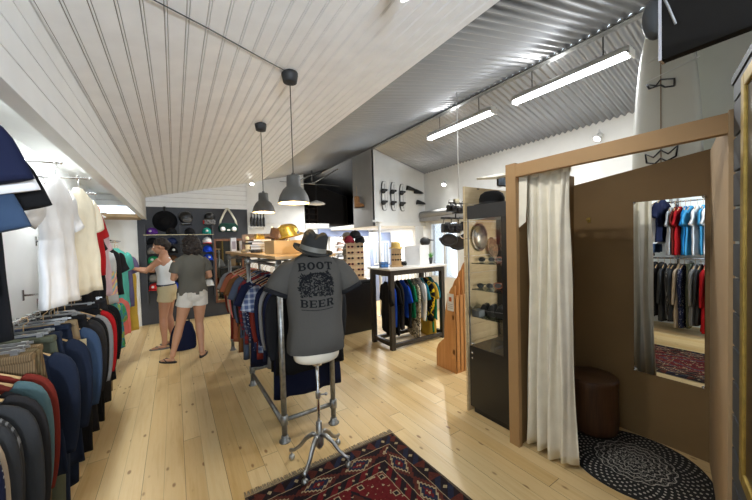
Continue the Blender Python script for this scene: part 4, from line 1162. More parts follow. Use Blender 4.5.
# pine partition behind it
def plank_wall(name, x0, x1, y, z0, z1, h, mt, label, cat):
    t = thing(name, label, cat, ((x0+x1)/2, y, 0)); w = (x1-x0)/2; z = z0
    while z < z1-.02:
        MB().box(-w, 0, z+.002, w, .018, min(z+h, z1)-.002).build('plank', mt, t, bevel=.002); z += h
    return t
plank_wall('plank_partition', 2.16, 3.0, 1.872, 0.0, 2.03, .155, wood('plank_pine', (.50,.38,.22), (.62,.50,.31), 'x', 1, .6, knots=1), 'partition of pale pine planks behind the glass cabinet', 'partition')

def sunglasses(label, loc, rz, col, s=1.0, group='sunglasses in the glass cabinet'):
    t = thing('sunglasses', label, 'sunglasses', loc, rz, group)
    for k in (-1, 1):
        pts = [(k*.034*s+.024*s*math.cos(a), 0, .020*s+.018*s*math.sin(a)) for a in [2*PI*q/14 for q in range(15)]]
        MB().tube(pts, .0025*s, 6, cap=False).build('rim', col, t)
        MB().add([(k*.034*s+.022*s*math.cos(a), .001, .020*s+.016*s*math.sin(a)) for a in [2*PI*q/14 for q in range(14)]], [tuple(range(14))]).build('lens', plain('lens_dark', (.02,.02,.022), .08), t)
        MB().tube([(k*.058*s, 0, .026*s), (k*.062*s, .03*s, .026*s), (k*.060*s, .12*s, .024*s), (k*.055*s, .14*s, .006*s)], .003*s, 6).build('temple', col, t)
    MB().tube([(-.011*s,0,.026*s),(0,-.002*s,.030*s),(.011*s,0,.026*s)], .003*s, 6).build('bridge', col, t)
    return t
Mb = M_black; M_tort = plain('tortoise', (.22,.06,.02), .3); M_clear = plain('frame_olive', (.20,.19,.13), .3)
sunglasses('large olive framed sunglasses on the top glass shelf, left', (2.33, 1.78, 1.337), R(-60), M_clear, 1.2)
sunglasses('tortoise brown sunglasses on the top glass shelf, right', (2.38, 1.64, 1.337), R(-60), M_tort, 1.2)
sunglasses('slim black sunglasses on the middle glass shelf', (2.30, 1.78, 1.107), R(-55), Mb, 1.1)
sunglasses('red brown sunglasses on the middle glass shelf', (2.36, 1.63, 1.107), R(-60), M_tort, 1.4)
for k, (dy, lb) in enumerate(((.14, 'leftmost'), (.07, 'second from left'), (0, 'third from left'), (-.07, 'rightmost'))):
    q = thing('eyewear_case', lb + ' of the black eyewear cases on the lowest glass shelf', 'case', (2.30+k*.012, 1.64+dy, .867), R(20), 'black eyewear cases')
    MB().prism([(-.03,0),(.03,0),(.036,.05),(.01,.105),(-.02,.10),(-.036,.05)], -.055, .055, 'x').build('case_body', M_black, q, bevel=.008)
    MB().box(-.056,-.031,.048,.056,.031,.052).build('seam', M_steel, q)
q = tag(MB().box(-.05,-.04,0,.05,.04,.06).build('grey_carton', plain('carton_grey', (.18,.20,.22), .6), bevel=.003), 'small grey carton in front of the eyewear cases on the lowest glass shelf', 'box'); q.location = (2.23, 1.79, .867)
# round silver mirror plate and picture on the planks
q = thing('round_mirror', 'round silver framed mirror plate in the top of the glass cabinet', 'mirror', (2.34, 1.862, 1.56)); q.rotation_euler = (R(90), 0, 0)
MB().lathe([(.0,0),(.105,0),(.11,.008),(.10,.014),(.094,.01),(.0,.011)], 32, sy=1.15).build('frame', plain('old_silver', (.35,.32,.27), .3, .8, var=.3, vs=20), q)
MB().lathe([(.0,.012),(.092,.012),(.0,.0125)], 32, sy=1.15).build('glass', plain('silver_glass', (.62,.62,.60), .42, .8, var=.4, vs=14), q)
q = thing('patterned_plate', 'brown patterned plate standing right of the round mirror in the cabinet', 'plate', (2.50, 1.85, 1.46)); q.rotation_euler = (R(80), 0, 0)
MB().lathe([(.0,0),(.055,0),(.075,.012),(.072,.014),(.05,.005),(.0,.005)], 24, sy=1.3).build('dish', plain('plate_brown', (.20,.13,.08), .4, var=.6, vs=40), q)
# on top of the cabinet
q = thing('bowler_hat', 'black bowler hat on top of the display cabinet', 'hat', (2.36, 1.74, 1.837), R(20))
MB().lathe([(.135,.012),(.138,.006),(.115,0),(.098,.003),(.095,.02),(.097,.06),(.085,.10),(.055,.122),(.0,.13)], 32, sy=1.12).build('crown', M_felt2, q)
MB().lathe([(.0965,.008),(.0985,.03)], 32, sy=1.12, cap0=False, cap1=False).build('hatband', M_black, q)
q = thing('wooden_box', 'dark red-brown patterned box standing on the cabinet behind the bowler hat', 'box', (2.50, 1.52, 1.837))
MB().box(-.07,-.05,0,.07,.05,.26).build('case', plain('box_redbrown', (.10,.035,.02), .5, var=.5, vs=30), q, bevel=.004)
MB().box(-.072,-.052,.20,.072,.052,.207).build('lid_line', M_blk, q)
q = thing('framed_picture', 'small blue and white picture on the wall shelf above the cabinet', 'picture', (2.64, 1.80, 2.032))
MB().box(-.12,-.012,0,.12,.0,.09).build('frame', M_blk, q); MB().box(-.11,-.014,.01,.11,-.011,.08).build('print', plain('print_blue', (.25,.38,.62), .6, var=.7, vs=18), q)
q = thing('slanted_shelf', 'pale slanted shelf board above the cabinet picture', 'shelf', (2.62, 1.83, 2.13)); q.rotation_euler = (R(8), R(-12), 0)
MB().box(-.22,-.10,0,.16,.10,.02).build('board', plain('shelf_cream', (.55,.48,.34), .5), q)
MB().box(-.02,.0,-.10,.02,.02,.0).build('bracket', M_white, q)

q = thing('wall_socket_box', 'small cream junction box under a tilted dark cover, on the wall above the changing room', 'junction box', (3.15, .33, 2.22))
MB().box(-.02,-.03,-.06,.05,.03,.06).build('box', plain('socket_cream', (.55,.52,.42), .5), q, bevel=.004)
MB().prism([(-.08,.04),(.06,.14),(.06,.155),(-.08,.055)], -.05, .09, 'x').xform(Matrix.Rotation(R(0),4,'Z')).build('cover', M_blk, q)
MB().tube([(0,.0,-.06),(.0,.01,-.14),(-.01,.0,-.24)], .007, 6).build('cable', plain('cable_cream', (.6,.56,.45), .5), q)
# ------------------------------------------------------------------ people
def to_remesh(mb, name, voxel, mats, parent, smooth=3, matfn=None):
    me = bpy.data.meshes.new(name); me.from_pydata(mb.v, [], mb.f)
    bm = bmesh.new(); bm.from_mesh(me); bmesh.ops.recalc_face_normals(bm, faces=bm.faces); bm.to_mesh(me); bm.free()
    o = bpy.data.objects.new(name, me); COL.objects.link(o)
    r = o.modifiers.new('r', 'REMESH'); r.mode = 'VOXEL'; r.voxel_size = voxel
    s = o.modifiers.new('s', 'SMOOTH'); s.iterations = smooth; s.factor = .5
    bpy.context.view_layer.update()
    m2 = bpy.data.meshes.new_from_object(o.evaluated_get(bpy.context.evaluated_depsgraph_get()))
    bpy.data.objects.remove(o); bpy.data.meshes.remove(me)
    m2.name = name; m2.materials.clear()
    for m in (mats if isinstance(mats, (list, tuple)) else [mats]): m2.materials.append(m)
    for p in m2.polygons:
        p.use_smooth = True
        p.material_index = matfn(p.center) if matfn else 0
    o2 = bpy.data.objects.new(name, m2); link(o2, parent); return o2

def hand(mb, wrist, direction, palm_n, side=1, s=1.0, curl=.5):
    d = Vector(direction).normalized(); nrm = Vector(palm_n); nrm = (nrm - d*nrm.dot(d)).normalized(); w = d.cross(nrm)*side
    W0 = Vector(wrist)
    mb.tube([W0-d*.02*s, W0+d*.02*s, W0+d*.055*s, W0+d*.088*s], [.022*s, .030*s, .037*s, .034*s], 12, flat=.5, flatdir=nrm)
    for k, (off, ln) in enumerate(((-.027,.058),(-.009,.070),(.010,.066),(.027,.052))):
        b = W0 + d*.078*s + w*off*s; c = curl
        p1 = b + d*ln*.42*s + nrm*ln*.10*c*s; p2 = p1 + (d*(1-.5*c)+nrm*c*.9).normalized()*ln*.34*s; p3 = p2 + (d*(1-.9*c)+nrm*c*1.3).normalized()*ln*.28*s
        mb.tube([b, p1, p2, p3], [.0095*s, .0092*s, .0085*s, .0065*s], 8)
    t0 = W0 + d*.028*s - w*.026*s
    mb.tube([t0, t0+(d*.6-w*.7+nrm*.25).normalized()*.035*s, t0+(d*.9-w*.6+nrm*.5).normalized()*.065*s], [.013*s, .011*s, .008*s], 8)

SKIN = plain('skin_tan', (.42,.20,.11), .55, var=.05, vs=8)
SKIN2 = plain('skin_light', (.48,.25,.145), .55, var=.05, vs=8)
EYEW = plain('eye_white', (.75,.73,.70), .3); EYEB = plain('eye_dark', (.03,.02,.015), .2); LIPS = plain('lips', (.33,.10,.08), .5)

def head(mb, c, M, s=1.0):
    """head ellipsoids with brow, nose, jaw, ears; faces local +Y"""
    i0 = len(mb.v)
    mb.ball((0,-.012,.02), (.073*s,.090*s,.098*s), 20, 14)
    mb.ball((0,.022,-.035), (.056*s,.066*s,.074*s), 18, 12)
    mb.ball((0,.055,-.088), (.026*s,.022*s,.020*s), 12, 8)
    mb.tube([(0,.080,.020),(0,.097,-.008),(0,.108,-.026),(0,.088,-.038)], [.009,.011,.014,.010], 10)
    mb.ball((0,.083,-.060), (.024,.012,.010), 10, 8)
    for k in (-1,1):
        mb.ball((k*.032,.073,.030), (.022,.012,.008), 8, 6)
        mb.ball((k*.072,-.005,-.010), (.010,.018,.030), 10, 8)
    T = Matrix.Translation(c) @ M
    mb.xform(T, i0)
def face_parts(parent, c, M):
    T = Matrix.Translation(c) @ M
    for k in (-1,1):
        MB().ball((k*.030,.075,.008), (.013,.009,.008), 10, 8).xform(T).build('eye', EYEW, parent)
        MB().ball((k*.030,.0815,.008), (.006,.004,.006), 8, 6).xform(T).build('pupil', EYEB, parent)
    MB().ball((0,.088,-.062), (.022,.008,.006), 10, 6).xform(T).build('mouth', LIPS, parent)

def torso_rows(lean, s=1.0, male=False):
    R_ = [(.80,.120,.085),(.86,.166,.112),(.92,.172,.118),(.99,.155,.106),(1.06,.135,.096),(1.14,.140,.100),(1.22,.154,.112),(1.30,.163,.104),(1.36,.158,.086),(1.41,.115,.066),(1.445,.062,.056),(1.50,.050,.052)]
    if male: R_ = [(z, (rx if z < 1 else rx*1.13), ry*1.03) for z, rx, ry in R_]
    return smooth_rows([(lean(z)[0], lean(z)[1], z*s, rx, ry) for z, rx, ry in R_], 3)

def leg(mb, hip, knee, ankle, toe_dir, k=1.0):
    hip, knee, ankle = map(Vector, (hip, knee, ankle))
    cal = knee.lerp(ankle, .30)
    mb.tube([hip, hip.lerp(knee,.35), hip.lerp(knee,.75), knee, cal, knee.lerp(ankle,.7), ankle], [.088*k,.083*k,.062*k,.053*k,.055*k,.038*k,.034*k], 16)
    td = Vector(toe_dir).normalized(); b = Vector((ankle.x, ankle.y, 0))
    h = ankle.z - .055
    mb.tube([ankle, b - td*.02 + Vector((0,0,.035+h*.3)), b + td*.07 + Vector((0,0,.030)), b + td*.145 + Vector((0,0,.020)), b+td*.175+Vector((0,0,.016))], [.034,.034,.034,.034,.018], 12, flat=.62, flatdir=(0,0,1))
def arm_(mb, sh, el, wr, k=1.0):
    sh, el, wr = map(Vector, (sh, el, wr))
    mb.tube([sh, sh.lerp(el,.3), sh.lerp(el,.8), el, el.lerp(wr,.25), el.lerp(wr,.7), wr], [.050*k,.047*k,.039*k,.036*k,.038*k,.030*k,.024*k], 14)

def hair_blob(parts, seed, amp, name, mat_, parent, M=None, sub=.010):
    mb = MB()
    for (c, r) in parts: mb.ball(c, r, 22, 16)
    if M: mb.xform(M)
    o = to_remesh(mb, name, sub, mat_, parent, 1)
    for v in o.data.vertices:
        q = noise.noise(v.co*38 + Vector((seed,0,0))) + .6*noise.noise(v.co*80 + Vector((0,seed,0)))
        v.co += v.normal*q*amp
    return o
HAIRD = plain('hair_dark_brown', (.014,.008,.005), .75, var=.5, vs=60, bump=.6, bs=120)
HAIRB = plain('hair_brown', (.065,.035,.018), .5, var=.4, vs=60, bump=.6, bs=120)

def sandal(parent, ankle, td, mat_):
    td = Vector(td).normalized(); sd = Vector((-td.y, td.x, 0)); b = Vector((ankle[0], ankle[1], 0))
    pts = []
    for k in range(20):
        a = 2*PI*k/20
        pts.append(b + td*(.068+.135*math.cos(a)) + sd*(.044*math.sin(a)*(1+.15*math.cos(a))))
    mb = MB(); mb.prism([(p.x, p.y) for p in pts], .001, .016, 'z'); o = mb.build('sandal', mat_, parent)
    MB().tube([b+td*.15+Vector((0,0,.02)), b+td*.11+sd*.02+Vector((0,0,.05)), b+td*.05+sd*.042+Vector((0,0,.02))], .005, 6).tube([b+td*.15+Vector((0,0,.02)), b+td*.11-sd*.02+Vector((0,0,.05)), b+td*.05-sd*.042+Vector((0,0,.02))], .005, 6).build('strap', mat_, o)

# woman seen from behind: grey T-shirt, white shorts (local +Y is the way she faces)
w2 = thing('person', 'person with dark curly hair seen from behind, grey T-shirt, white shorts and flip-flops', 'person', (.19, 5.0, 0), R(12))
lean = lambda z: (.0, .0+.02*(z-.9))
mb = MB(); rings(mb, torso_rows(lean), 28)
hipL, hipR = (-.085,0,.86), (.085,0,.86)
kL, aL = (-.17,.03,.47), (-.275,.02,.075); kR, aR = (.075,.04,.47), (.07,-.04,.06)
leg(mb, hipL, kL, aL, (-.55,.8,0)); leg(mb, hipR, kR, aR, (.5,.85,0))
sR, eR, wR_ = (.168,.01,1.36), (.225,.0,1.12), (.175,.20,1.10)
sL, eL, wL_ = (-.168,.01,1.36), (-.215,.05,1.12), (-.14,.24,1.12)
arm_(mb, sR, eR, wR_); arm_(mb, sL, eL, wL_)
hand(mb, wR_, (-.3,.9,.1), (0,-.2,-1), 1, .95); hand(mb, wL_, (.3,.9,.1), (0,-.2,-1), -1, .95)
HM = Matrix.Rotation(R(18), 4, 'Z') @ Matrix.Rotation(R(-8), 4, 'X'); HC = Vector((0,.035,1.565))
head(mb, HC, HM)
to_remesh(mb, 'body', .0085, SKIN2, w2); face_parts(w2, HC, HM)
hair_blob([((0,-.025,.035), (.100,.112,.105)), ((.03,-.05,-.05), (.092,.085,.10)), ((-.05,-.035,-.04), (.065,.08,.10)), ((.06,-.02,-.02), (.06,.07,.09)), ((0,-.06,.02), (.095,.08,.10))], 3, .022, 'hair', HAIRD, w2, Matrix.Translation(HC) @ HM)
rowsT = [(0,.0,.885,.183,.128),(0,0,.95,.182,.126),(0,0,1.04,.166,.118),(0,0,1.12,.164,.118),(0,.005,1.22,.172,.124),(0,.005,1.31,.180,.116),(0,.01,1.375,.172,.095),(0,.012,1.42,.125,.075),(0,.012,1.445,.085,.066)]
mb = MB(); rings(mb, smooth_rows(rowsT, 4), 30, fold=.018, seed=2)
for a, b, k in ((sR, eR, 1), (sL, eL, -1)):
    a, b = Vector(a), Vector(b); mb.tube([a-Vector((k*.04,0,-.01)), a.lerp(b,.25), a.lerp(b,.66)], [.062,.066,.072], 14)
to_remesh(mb, 't_shirt', .009, fabric('shirt_grey_olive', (.13,.125,.105), (.09,.088,.075), 'heather'), w2, 2)
def shorts(parent, hipL, kL, hipR, kR, mat_, top=.97, frac=.26, rx=.178, ry=.124):
    mb = MB(); rings(mb, smooth_rows([(0,0,.80,.135,.098),(0,0,.85,rx,ry),(0,0,.92,rx+.004,ry+.004),(0,0,top,rx-.012,ry-.008)], 3), 28)
    for h, k in ((hipL, kL), (hipR, kR)):
        h, k = Vector(h), Vector(k); mb.tube([h+Vector((0,0,.02)), h.lerp(k,.12), h.lerp(k,frac)], [.098,.102,.105], 18)
    return to_remesh(mb, 'shorts', .009, mat_, parent, 2)
sh = shorts(w2, hipL, kL, hipR, kR, fabric('shorts_white', (.66,.64,.58)), frac=.33)
for k in (-1, 1): MB().box(k*.075-.03, -.142, .86, k*.075+.03, -.132, .93).build('back_pocket', fabric('pocket_white', (.58,.56,.50)), sh, bevel=.004)
sandal(w2, aL, (-.55,.8,0), M_blk); sandal(w2, aR, (.5,.85,0), M_blk)

# woman in profile: white tank top, khaki shorts, reaching to the clothes on the left
w1 = thing('person', 'person with tied-back hair, white tank top and khaki shorts, reaching left to the clothes', 'person', (-.12, 5.80, 0), R(78))
lean = lambda z: (0, .03*(z-.9)*1.5)
mb = MB(); rings(mb, torso_rows(lean), 28)
hipL, hipR = (-.085,0,.86), (.085,0,.86)
kL, aL = (-.08,.05,.47), (-.095,.04,.065); kR, aR = (.11,.02,.47), (.12,-.03,.065)
leg(mb, hipL, kL, aL, (.0,1,0)); leg(mb, hipR, kR, aR, (.15,1,0))
sR, eR, wR_ = (.162,.04,1.36), (.12,.20,1.19), (.06,.39,1.24)
sL, eL, wL_ = (-.162,.04,1.36), (-.16,.22,1.20), (-.12,.38,1.25)
arm_(mb, sR, eR, wR_); arm_(mb, sL, eL, wL_)
hand(mb, wR_, (-.1,1,.0), (0,-.1,-1), 1, .95); hand(mb, wL_, (.1,1,0), (0,-.1,-1), -1, .95)
HM = Matrix.Rotation(R(8), 4, 'Z') @ Matrix.Rotation(R(-12), 4, 'X'); HC = Vector((0,.07,1.565))
head(mb, HC, HM)
to_remesh(mb, 'body', .0085, SKIN, w1); face_parts(w1, HC, HM)
hair_blob([((0,-.03,.045), (.088,.098,.088)), ((0,-.08,-.01), (.060,.05,.07)), ((0,-.115,.0), (.040,.04,.045))], 9, .008, 'hair', HAIRD, w1, Matrix.Translation(HC) @ HM)
rowsT = [(0,.01,.955,.170,.120),(0,.01,1.04,.150,.110),(0,.01,1.14,.150,.112),(0,.018,1.22,.162,.124),(0,.02,1.30,.160,.112),(0,.02,1.345,.135,.092),(0,.022,1.40,.115,.072)]
mb = MB(); rings(mb, smooth_rows(rowsT, 4), 30, fold=.012, seed=4)
to_remesh(mb, 'tank_top', .009, fabric('tank_white', (.74,.74,.72)), w1, 2)
shorts(w1, hipL, kL, hipR, kR, fabric('shorts_khaki', (.50,.41,.24)), frac=.36)
MB().tube([(.158*math.cos(a), .012+.112*math.sin(a), .972) for a in [2*PI*q/24 for q in range(25)]], .014, 8, cap=False).build('belt', fabric('belt_navy', (.03,.035,.06)), w1)
sandal(w1, aL, (0,1,0), plain('sandal_grey', (.12,.11,.10), .6)); sandal(w1, aR, (.15,1,0), MATS['sandal_grey'])

# man behind the counter
w3 = thing('person', 'person in a cap and grey T-shirt standing behind the black counter', 'person', (3.20, 6.0, 0), R(80))
lean = lambda z: (0, .02*(z-.9))
mb = MB(); rings(mb, torso_rows(lean, 1.06, True), 28)
leg(mb, (-.09,0,.90), (-.10,.02,.50), (-.11,0,.07), (0,1,0), 1.05); leg(mb, (.09,0,.90), (.10,.02,.50), (.12,0,.07), (.1,1,0), 1.05)
arm_(mb, (.19,.01,1.45), (.225,.02,1.17), (.20,.20,1.04), 1.1); arm_(mb, (-.19,.01,1.45), (-.225,.04,1.17), (-.17,.22,1.06), 1.1)
hand(mb, (.20,.20,1.04), (-.2,.95,-.1), (0,0,-1), 1, 1.05); hand(mb, (-.17,.22,1.06), (.2,.95,-.1), (0,0,-1), -1, 1.05)
HM = Matrix.Rotation(R(0), 4, 'Z') @ Matrix.Rotation(R(-12), 4, 'X'); HC = Vector((0,.05,1.645))
head(mb, HC, HM, 1.03)
to_remesh(mb, 'body', .0095, SKIN, w3); face_parts(w3, HC, HM)
hair_blob([((0,-.035,.02), (.080,.080,.075))], 5, .004, 'hair', HAIRD, w3, Matrix.Translation(HC) @ HM)
mb = MB(); mb.ball((0,-.008,.055), (.083,.098,.075), 20, 12); mb.tube([(0,.06,.062),(0,.12,.055),(0,.155,.045)], [.070,.066,.045], 14, flat=.12, flatdir=(0,0,1)); mb.xform(Matrix.Translation(HC) @ HM)
mb.build('cap', fabric('cap_grey', (.22,.20,.17)), w3)
rowsT = [(0,.0,.93,.190,.130),(0,0,1.05,.178,.124),(0,0,1.20,.184,.128),(0,.005,1.35,.205,.130),(0,.01,1.44,.200,.105),(0,.012,1.50,.135,.078),(0,.012,1.53,.085,.068)]
mb = MB(); rings(mb, smooth_rows(rowsT, 4), 30, fold=.014, seed=7)
for k in (-1, 1): mb.tube([(k*.15,.01,1.46),(k*.205,.012,1.38),(k*.222,.018,1.25)], [.07,.074,.078], 14)
to_remesh(mb, 't_shirt', .010, fabric('shirt_taupe', (.15,.14,.12)), w3, 2)
mb = MB(); rings(mb, smooth_rows([(0,0,.86,.15,.11),(0,0,.92,.19,.13),(0,0,1.0,.178,.12)], 3), 28)
for k in (-1, 1): mb.tube([(k*.09,0,.93),(k*.10,.02,.50),(k*.115,0,.10)], [.105,.08,.07], 16)
to_remesh(mb, 'trousers', .010, C['black2'], w3, 2)
for k in (-1, 1): MB().box(k*.115-.045,-.08,0,k*.115+.045,.19,.07).build('shoe', M_blk, w3, bevel=.02)

# dark bag on the floor behind the women
t = thing('shoulder_bag', 'dark navy bag and jacket standing on the floor behind the person in white shorts', 'bag', (.06, 5.52, 0))
mb = MB(); rings(mb, smooth_rows([(0,0,.0,.15,.09),(0,0,.05,.17,.10),(0,0,.20,.165,.085),(.01,0,.36,.12,.05),(.02,0,.42,.06,.025)], 4), 24, fold=.03, seed=3)
mb.build('body', C['navy'], t); MB().tube([(-.08,0,.36),(-.06,0,.52),(.02,0,.58),(.08,0,.50),(.09,0,.36)], .010, 8, flat=.4).build('strap', M_blk, t)

# ------------------------------------------------------------------ counter and what stands on it
t = thing('shop_counter', 'long black shop counter behind the mannequin', 'counter', (2.05, 4.90, 0))
MB().box(-.95, -.30, .0, .80, .30, .86).build('front', M_black, t, bevel=.004)
MB().box(-.98, -.33, .86, .83, .33, .90).build('worktop', plain('counter_top', (.03,.03,.032), .35), t, bevel=.004)
for k in range(3): MB().box(-.95+.585*k+.004, -.306, .05, -.95+.585*(k+1)-.004, -.300, .82).build('panel', plain('counter_panel', (.014,.012,.012), .35), t)
for i, (x, y, r, h, c, lb) in enumerate(((2.32,4.72,.035,.16,(.7,.7,.7),'white bottle standing on the black counter beside the person in the cap'),(2.46,4.75,.03,.10,(.35,.35,.4),'grey cup on the black counter, right of the white bottle'))):
    q = thing('bottle' if i == 0 else 'cup', lb, 'bottle' if i == 0 else 'cup', (x, y, .90))
    MB().lathe([(r,0),(r,h*.7),(r*.5,h*.85),(r*.4,h)] if i == 0 else [(r*.8,0),(r,h),(r*.9,h),(r*.72,.006)], 16).build('body', plain('vessel_%d' % i, c, .4), q)
q = thing('document_tray', 'dark tray of papers on the black counter', 'tray', (2.15, 4.78, .90)); MB().box(-.12,-.09,0,.12,.09,.03).build('tray', M_blk, q); MB().box(-.10,-.07,.03,.10,.07,.04).build('papers', M_white, q)
q = thing('till_screen', 'black till screen on the counter, hidden in part by the mannequin', 'screen', (1.72, 4.95, .90)); MB().box(-.02,-.02,.01,.02,.02,.14).build('stand', M_blk, q); MB().box(-.09,-.06,0,.09,.06,.012).build('base', M_blk, q)
MB().box(-.16,-.012,.12,.16,.012,.34).build('display', M_black, q, bevel=.004)
# lit shoe wall on the back wall behind the counter
t = thing('shoe_wall', 'bright white display wall with small shelves behind the counter', 'display wall', (4.25, 7.62, .25))
MB().box(-.75,0,0,.42,.05,1.55).build('back_panel', plain('panel_white', (.86,.86,.86), .4), t)
MB().box(-1.1,-.05,1.46,.42,.0,1.66).build('header_band', M_greywood, t)
for r_ in range(7):
    for c_ in range(2): MB().box(-.62+.52*c_,-.12,.18+.17*r_,-.28+.52*c_,0,.19+.17*r_).build('shelf', M_white, t)
def shoe(label, loc, rz, col, group, s=1.0, sole=None):
    t = thing('shoe', label, 'shoe', loc, rz, group)
    MB().prism([(x*s, y*s) for x, y in ((-.13,.0),(.13,.0),(.135,.02),(-.13,.02))], -.04*s, .04*s, 'y').build('sole', sole or M_white, t, bevel=.004)
    vs = []; fs = []; n = 12
    prof = [(-.13,.02,.03),(-.12,.09,.033),(-.06,.085,.036),(-.01,.07,.038),(.05,.05,.040),(.10,.036,.036),(.13,.022,.018)]
    for (x, h, w_) in prof:
        for k in range(n):
            a = PI*k/(n-1); vs.append((x*s, w_*math.cos(a)*s, (.018+(h-.0)*math.sin(a)**.7)*s))
    for i in range(len(prof)-1):
        for k in range(n-1): a = i*n+k; fs.append((a, a+1, a+n+1, a+n))
    fs.append(tuple(range(n))); fs.append(tuple((len(prof)-1)*n+k for k in range(n)))
    o = MB().add(vs, fs, 0, True).build('upper', col, t)
    MB().tube([(-.01*s,-.02*s,.088*s),(.01*s,.02*s,.082*s),(.03*s,-.018*s,.074*s),(.05*s,.018*s,.064*s)], .003*s, 5).build('laces', M_white, t)
    return t
names = ['topmost', 'second from the top', 'third from the top', 'fourth from the top', 'fifth from the top', 'sixth from the top', 'lowest']
shc = [plain('shoe_%d' % i, c, .5) for i, c in enumerate(((.04,.035,.03),(.16,.08,.04),(.12,.10,.08),(.02,.03,.05),(.10,.05,.03),(.05,.05,.05),(.15,.10,.05)))]
for c_ in range(2):
    for r_ in range(7):
        shoe('%s shoe in the %s column of the white display wall' % (names[6-r_], 'right' if c_ else 'left'), (4.25-.45+.52*c_, 7.56, .25+.192+.17*r_), R(5), shc[(r_*3+c_*2) % 7], 'shoes on the white display wall')
# openings and colour behind the timber rack
t = thing('back_window_wall', 'blue-grey room divider with white window frames at the back right', 'divider', (4.25, 6.75, 0))
MB().box(-.02,0,0,.60,.05,1.78).build('panel', M_greywood, t)
for k in range(2): 
    f = MB().box(.06+.26*k,-.02,.95,.28+.26*k,.0,1.55).build('window_frame', M_white, t)
    MB().box(.085+.26*k,-.024,.98,.160+.26*k,-.019,1.52).box(.175+.26*k,-.024,.98,.255+.26*k,-.019,1.52).build('pane', plain('pane_grey', (.25,.30,.38), .1), f)
t = thing('white_post', 'slim white post carrying the loft floor', 'post', (3.55, 5.32, 0)); MB().lathe([(.03,0),(.03,1.94)], 16).build('shaft', M_white, t); MB().box(-.06,-.06,1.94,.06,.06,1.95).box(-.06,-.06,0,.06,.06,.01).build('plates', M_white, t)
t = tag(MB().box(-.12,-.05,0,.12,.05,1.86).build('white_pillar', M_wall), 'broad white pillar under the loft beside the shop window', 'pillar'); t.location = (4.66, 5.40, 0)

# ------------------------------------------------------------------ caps, hats and bags on the dark back wall
t = thing('cap_shelving', 'dark slatted shelving full of caps on the back wall', 'shelving', (.10, 7.695, 0))
lev = [1.80, 1.60, 1.42, 1.24, 1.06, .88, .70]
MB().box(-.56,-.02,.45,.60,0,2.0).build('back_board', M_dark, t)
for zz in lev: MB().box(-.56,-.20,zz-.012,.60,-.02,zz).build('shelf', M_blk if zz < 1.75 else M_dark, t)
MB().box(-.60,-.205,1.793,.62,-.200,1.803).build('shelf_edge', plain('brass_edge', (.45,.36,.20), .4, .5), t)
for xx in (-.575, .02, .60): MB().box(xx-.015,-.19,.45,xx+.015,0,2.0).build('upright', M_dark, t)
def cap(label, loc, rz, col, peak=None, group='caps on the dark shelving', s=1.0, front=None):
    t = thing('baseball_cap', label, 'cap', loc, rz, group)
    MB().lathe([(.094*s,0),(.096*s,.03*s),(.088*s,.07*s),(.066*s,.105*s),(.035*s,.124*s),(.0,.13*s)], 20, sy=1.1).ball((0,0,.13*s), .008, 8, 6).build('crown', col, t)
    vs = []; n = 14
    for k in range(n+1):
        a = PI + PI*k/n
        vs.append((.075*s*math.cos(a), -.045*s+.055*s*math.sin(a), .008)); vs.append((.082*s*math.cos(a), -.060*s+.125*s*math.sin(a), .004-.016*abs(math.cos(a))))
    o = MB().add(vs, [(2*k, 2*k+1, 2*k+3, 2*k+2) for k in range(n)], 0, True).build('peak', peak or col, t)
    so = o.modifiers.new('s', 'SOLIDIFY'); so.thickness = .004
    if front: MB().lathe([(.0,0),(.026*s,0),(.024*s,.006),(.0,.007)], 12).xform(Matrix.Translation((0,-.097*s,.058*s)) @ Matrix.Rotation(R(80), 4, 'X')).build('badge', front, t)
    return t
capc = dict(purple=(.10,.03,.22), black=(.014,.014,.015), teal=(.02,.22,.18), red=(.5,.03,.03), blue=(.015,.06,.48), green=(.02,.28,.10), grey=(.13,.13,.14), white=(.7,.7,.68), navy=(.02,.03,.08), brown=(.12,.06,.03), maroon=(.2,.02,.03))
capm = {k: fabric('cap_'+k, v) for k, v in capc.items()}
grid = [['purple','black','black','teal'], ['black','navy','grey','white'], ['grey','black','black','blue'], ['green','brown','navy','blue'], ['black','maroon','grey','navy'], ['grey','black','brown','black'], ['red','blue','black','white']]
pos = ['far left', 'centre left', 'centre right', 'far right']
rn = ['top', 'second', 'third', 'fourth', 'fifth', 'sixth', 'lowest']
for r_, row in enumerate(grid):
    for c_, cc in enumerate(row):
        cap('%s cap at the %s of the %s shelf' % (cc, pos[c_], rn[r_]), (-.40+.32*c_+.04, 7.58, lev[r_]+.016), rnd.uniform(-.3,.3), capm[cc], capm['red'] if (r_, c_) == (1,3) else None, front=capm['white'] if (r_+c_) % 3 == 0 else None)
# big items hooked above the shelves
q = thing('hanging_hat', 'large black wide brimmed hat hooked above the top cap shelf, far left', 'hat', (-.14, 7.66, 2.08)); q.rotation_euler = (R(90), 0, 0)
MB().lathe([(.21,0),(.215,.008),(.12,.012),(.10,.03),(.09,.10),(.05,.12),(.0,.12)], 28).build('brim_and_crown', M_felt2, q); MB().tube([(0,.20,.0),(0,.30,.01)], .02, 8).build('hook', M_blk, q)
q = thing('helmet', 'glossy black helmet hooked above the cap shelves, left of the skull printed one', 'helmet', (.22, 7.60, 2.10))
MB().ball((0,0,.06), (.13,.11,.13), 22, 14).build('shell', M_black, q); MB().ball((.02,-.055,.0), (.095,.07,.07), 16, 10).build('visor', plain('visor', (.10,.10,.10), .08), q); MB().box(-.10,-.09,-.10,.10,.06,-.05).build('chin_guard', M_black, q, bevel=.02)
q = thing('helmet', 'smaller black helmet with a red and white patch above the teal cap', 'helmet', (.66, 7.62, 2.10))
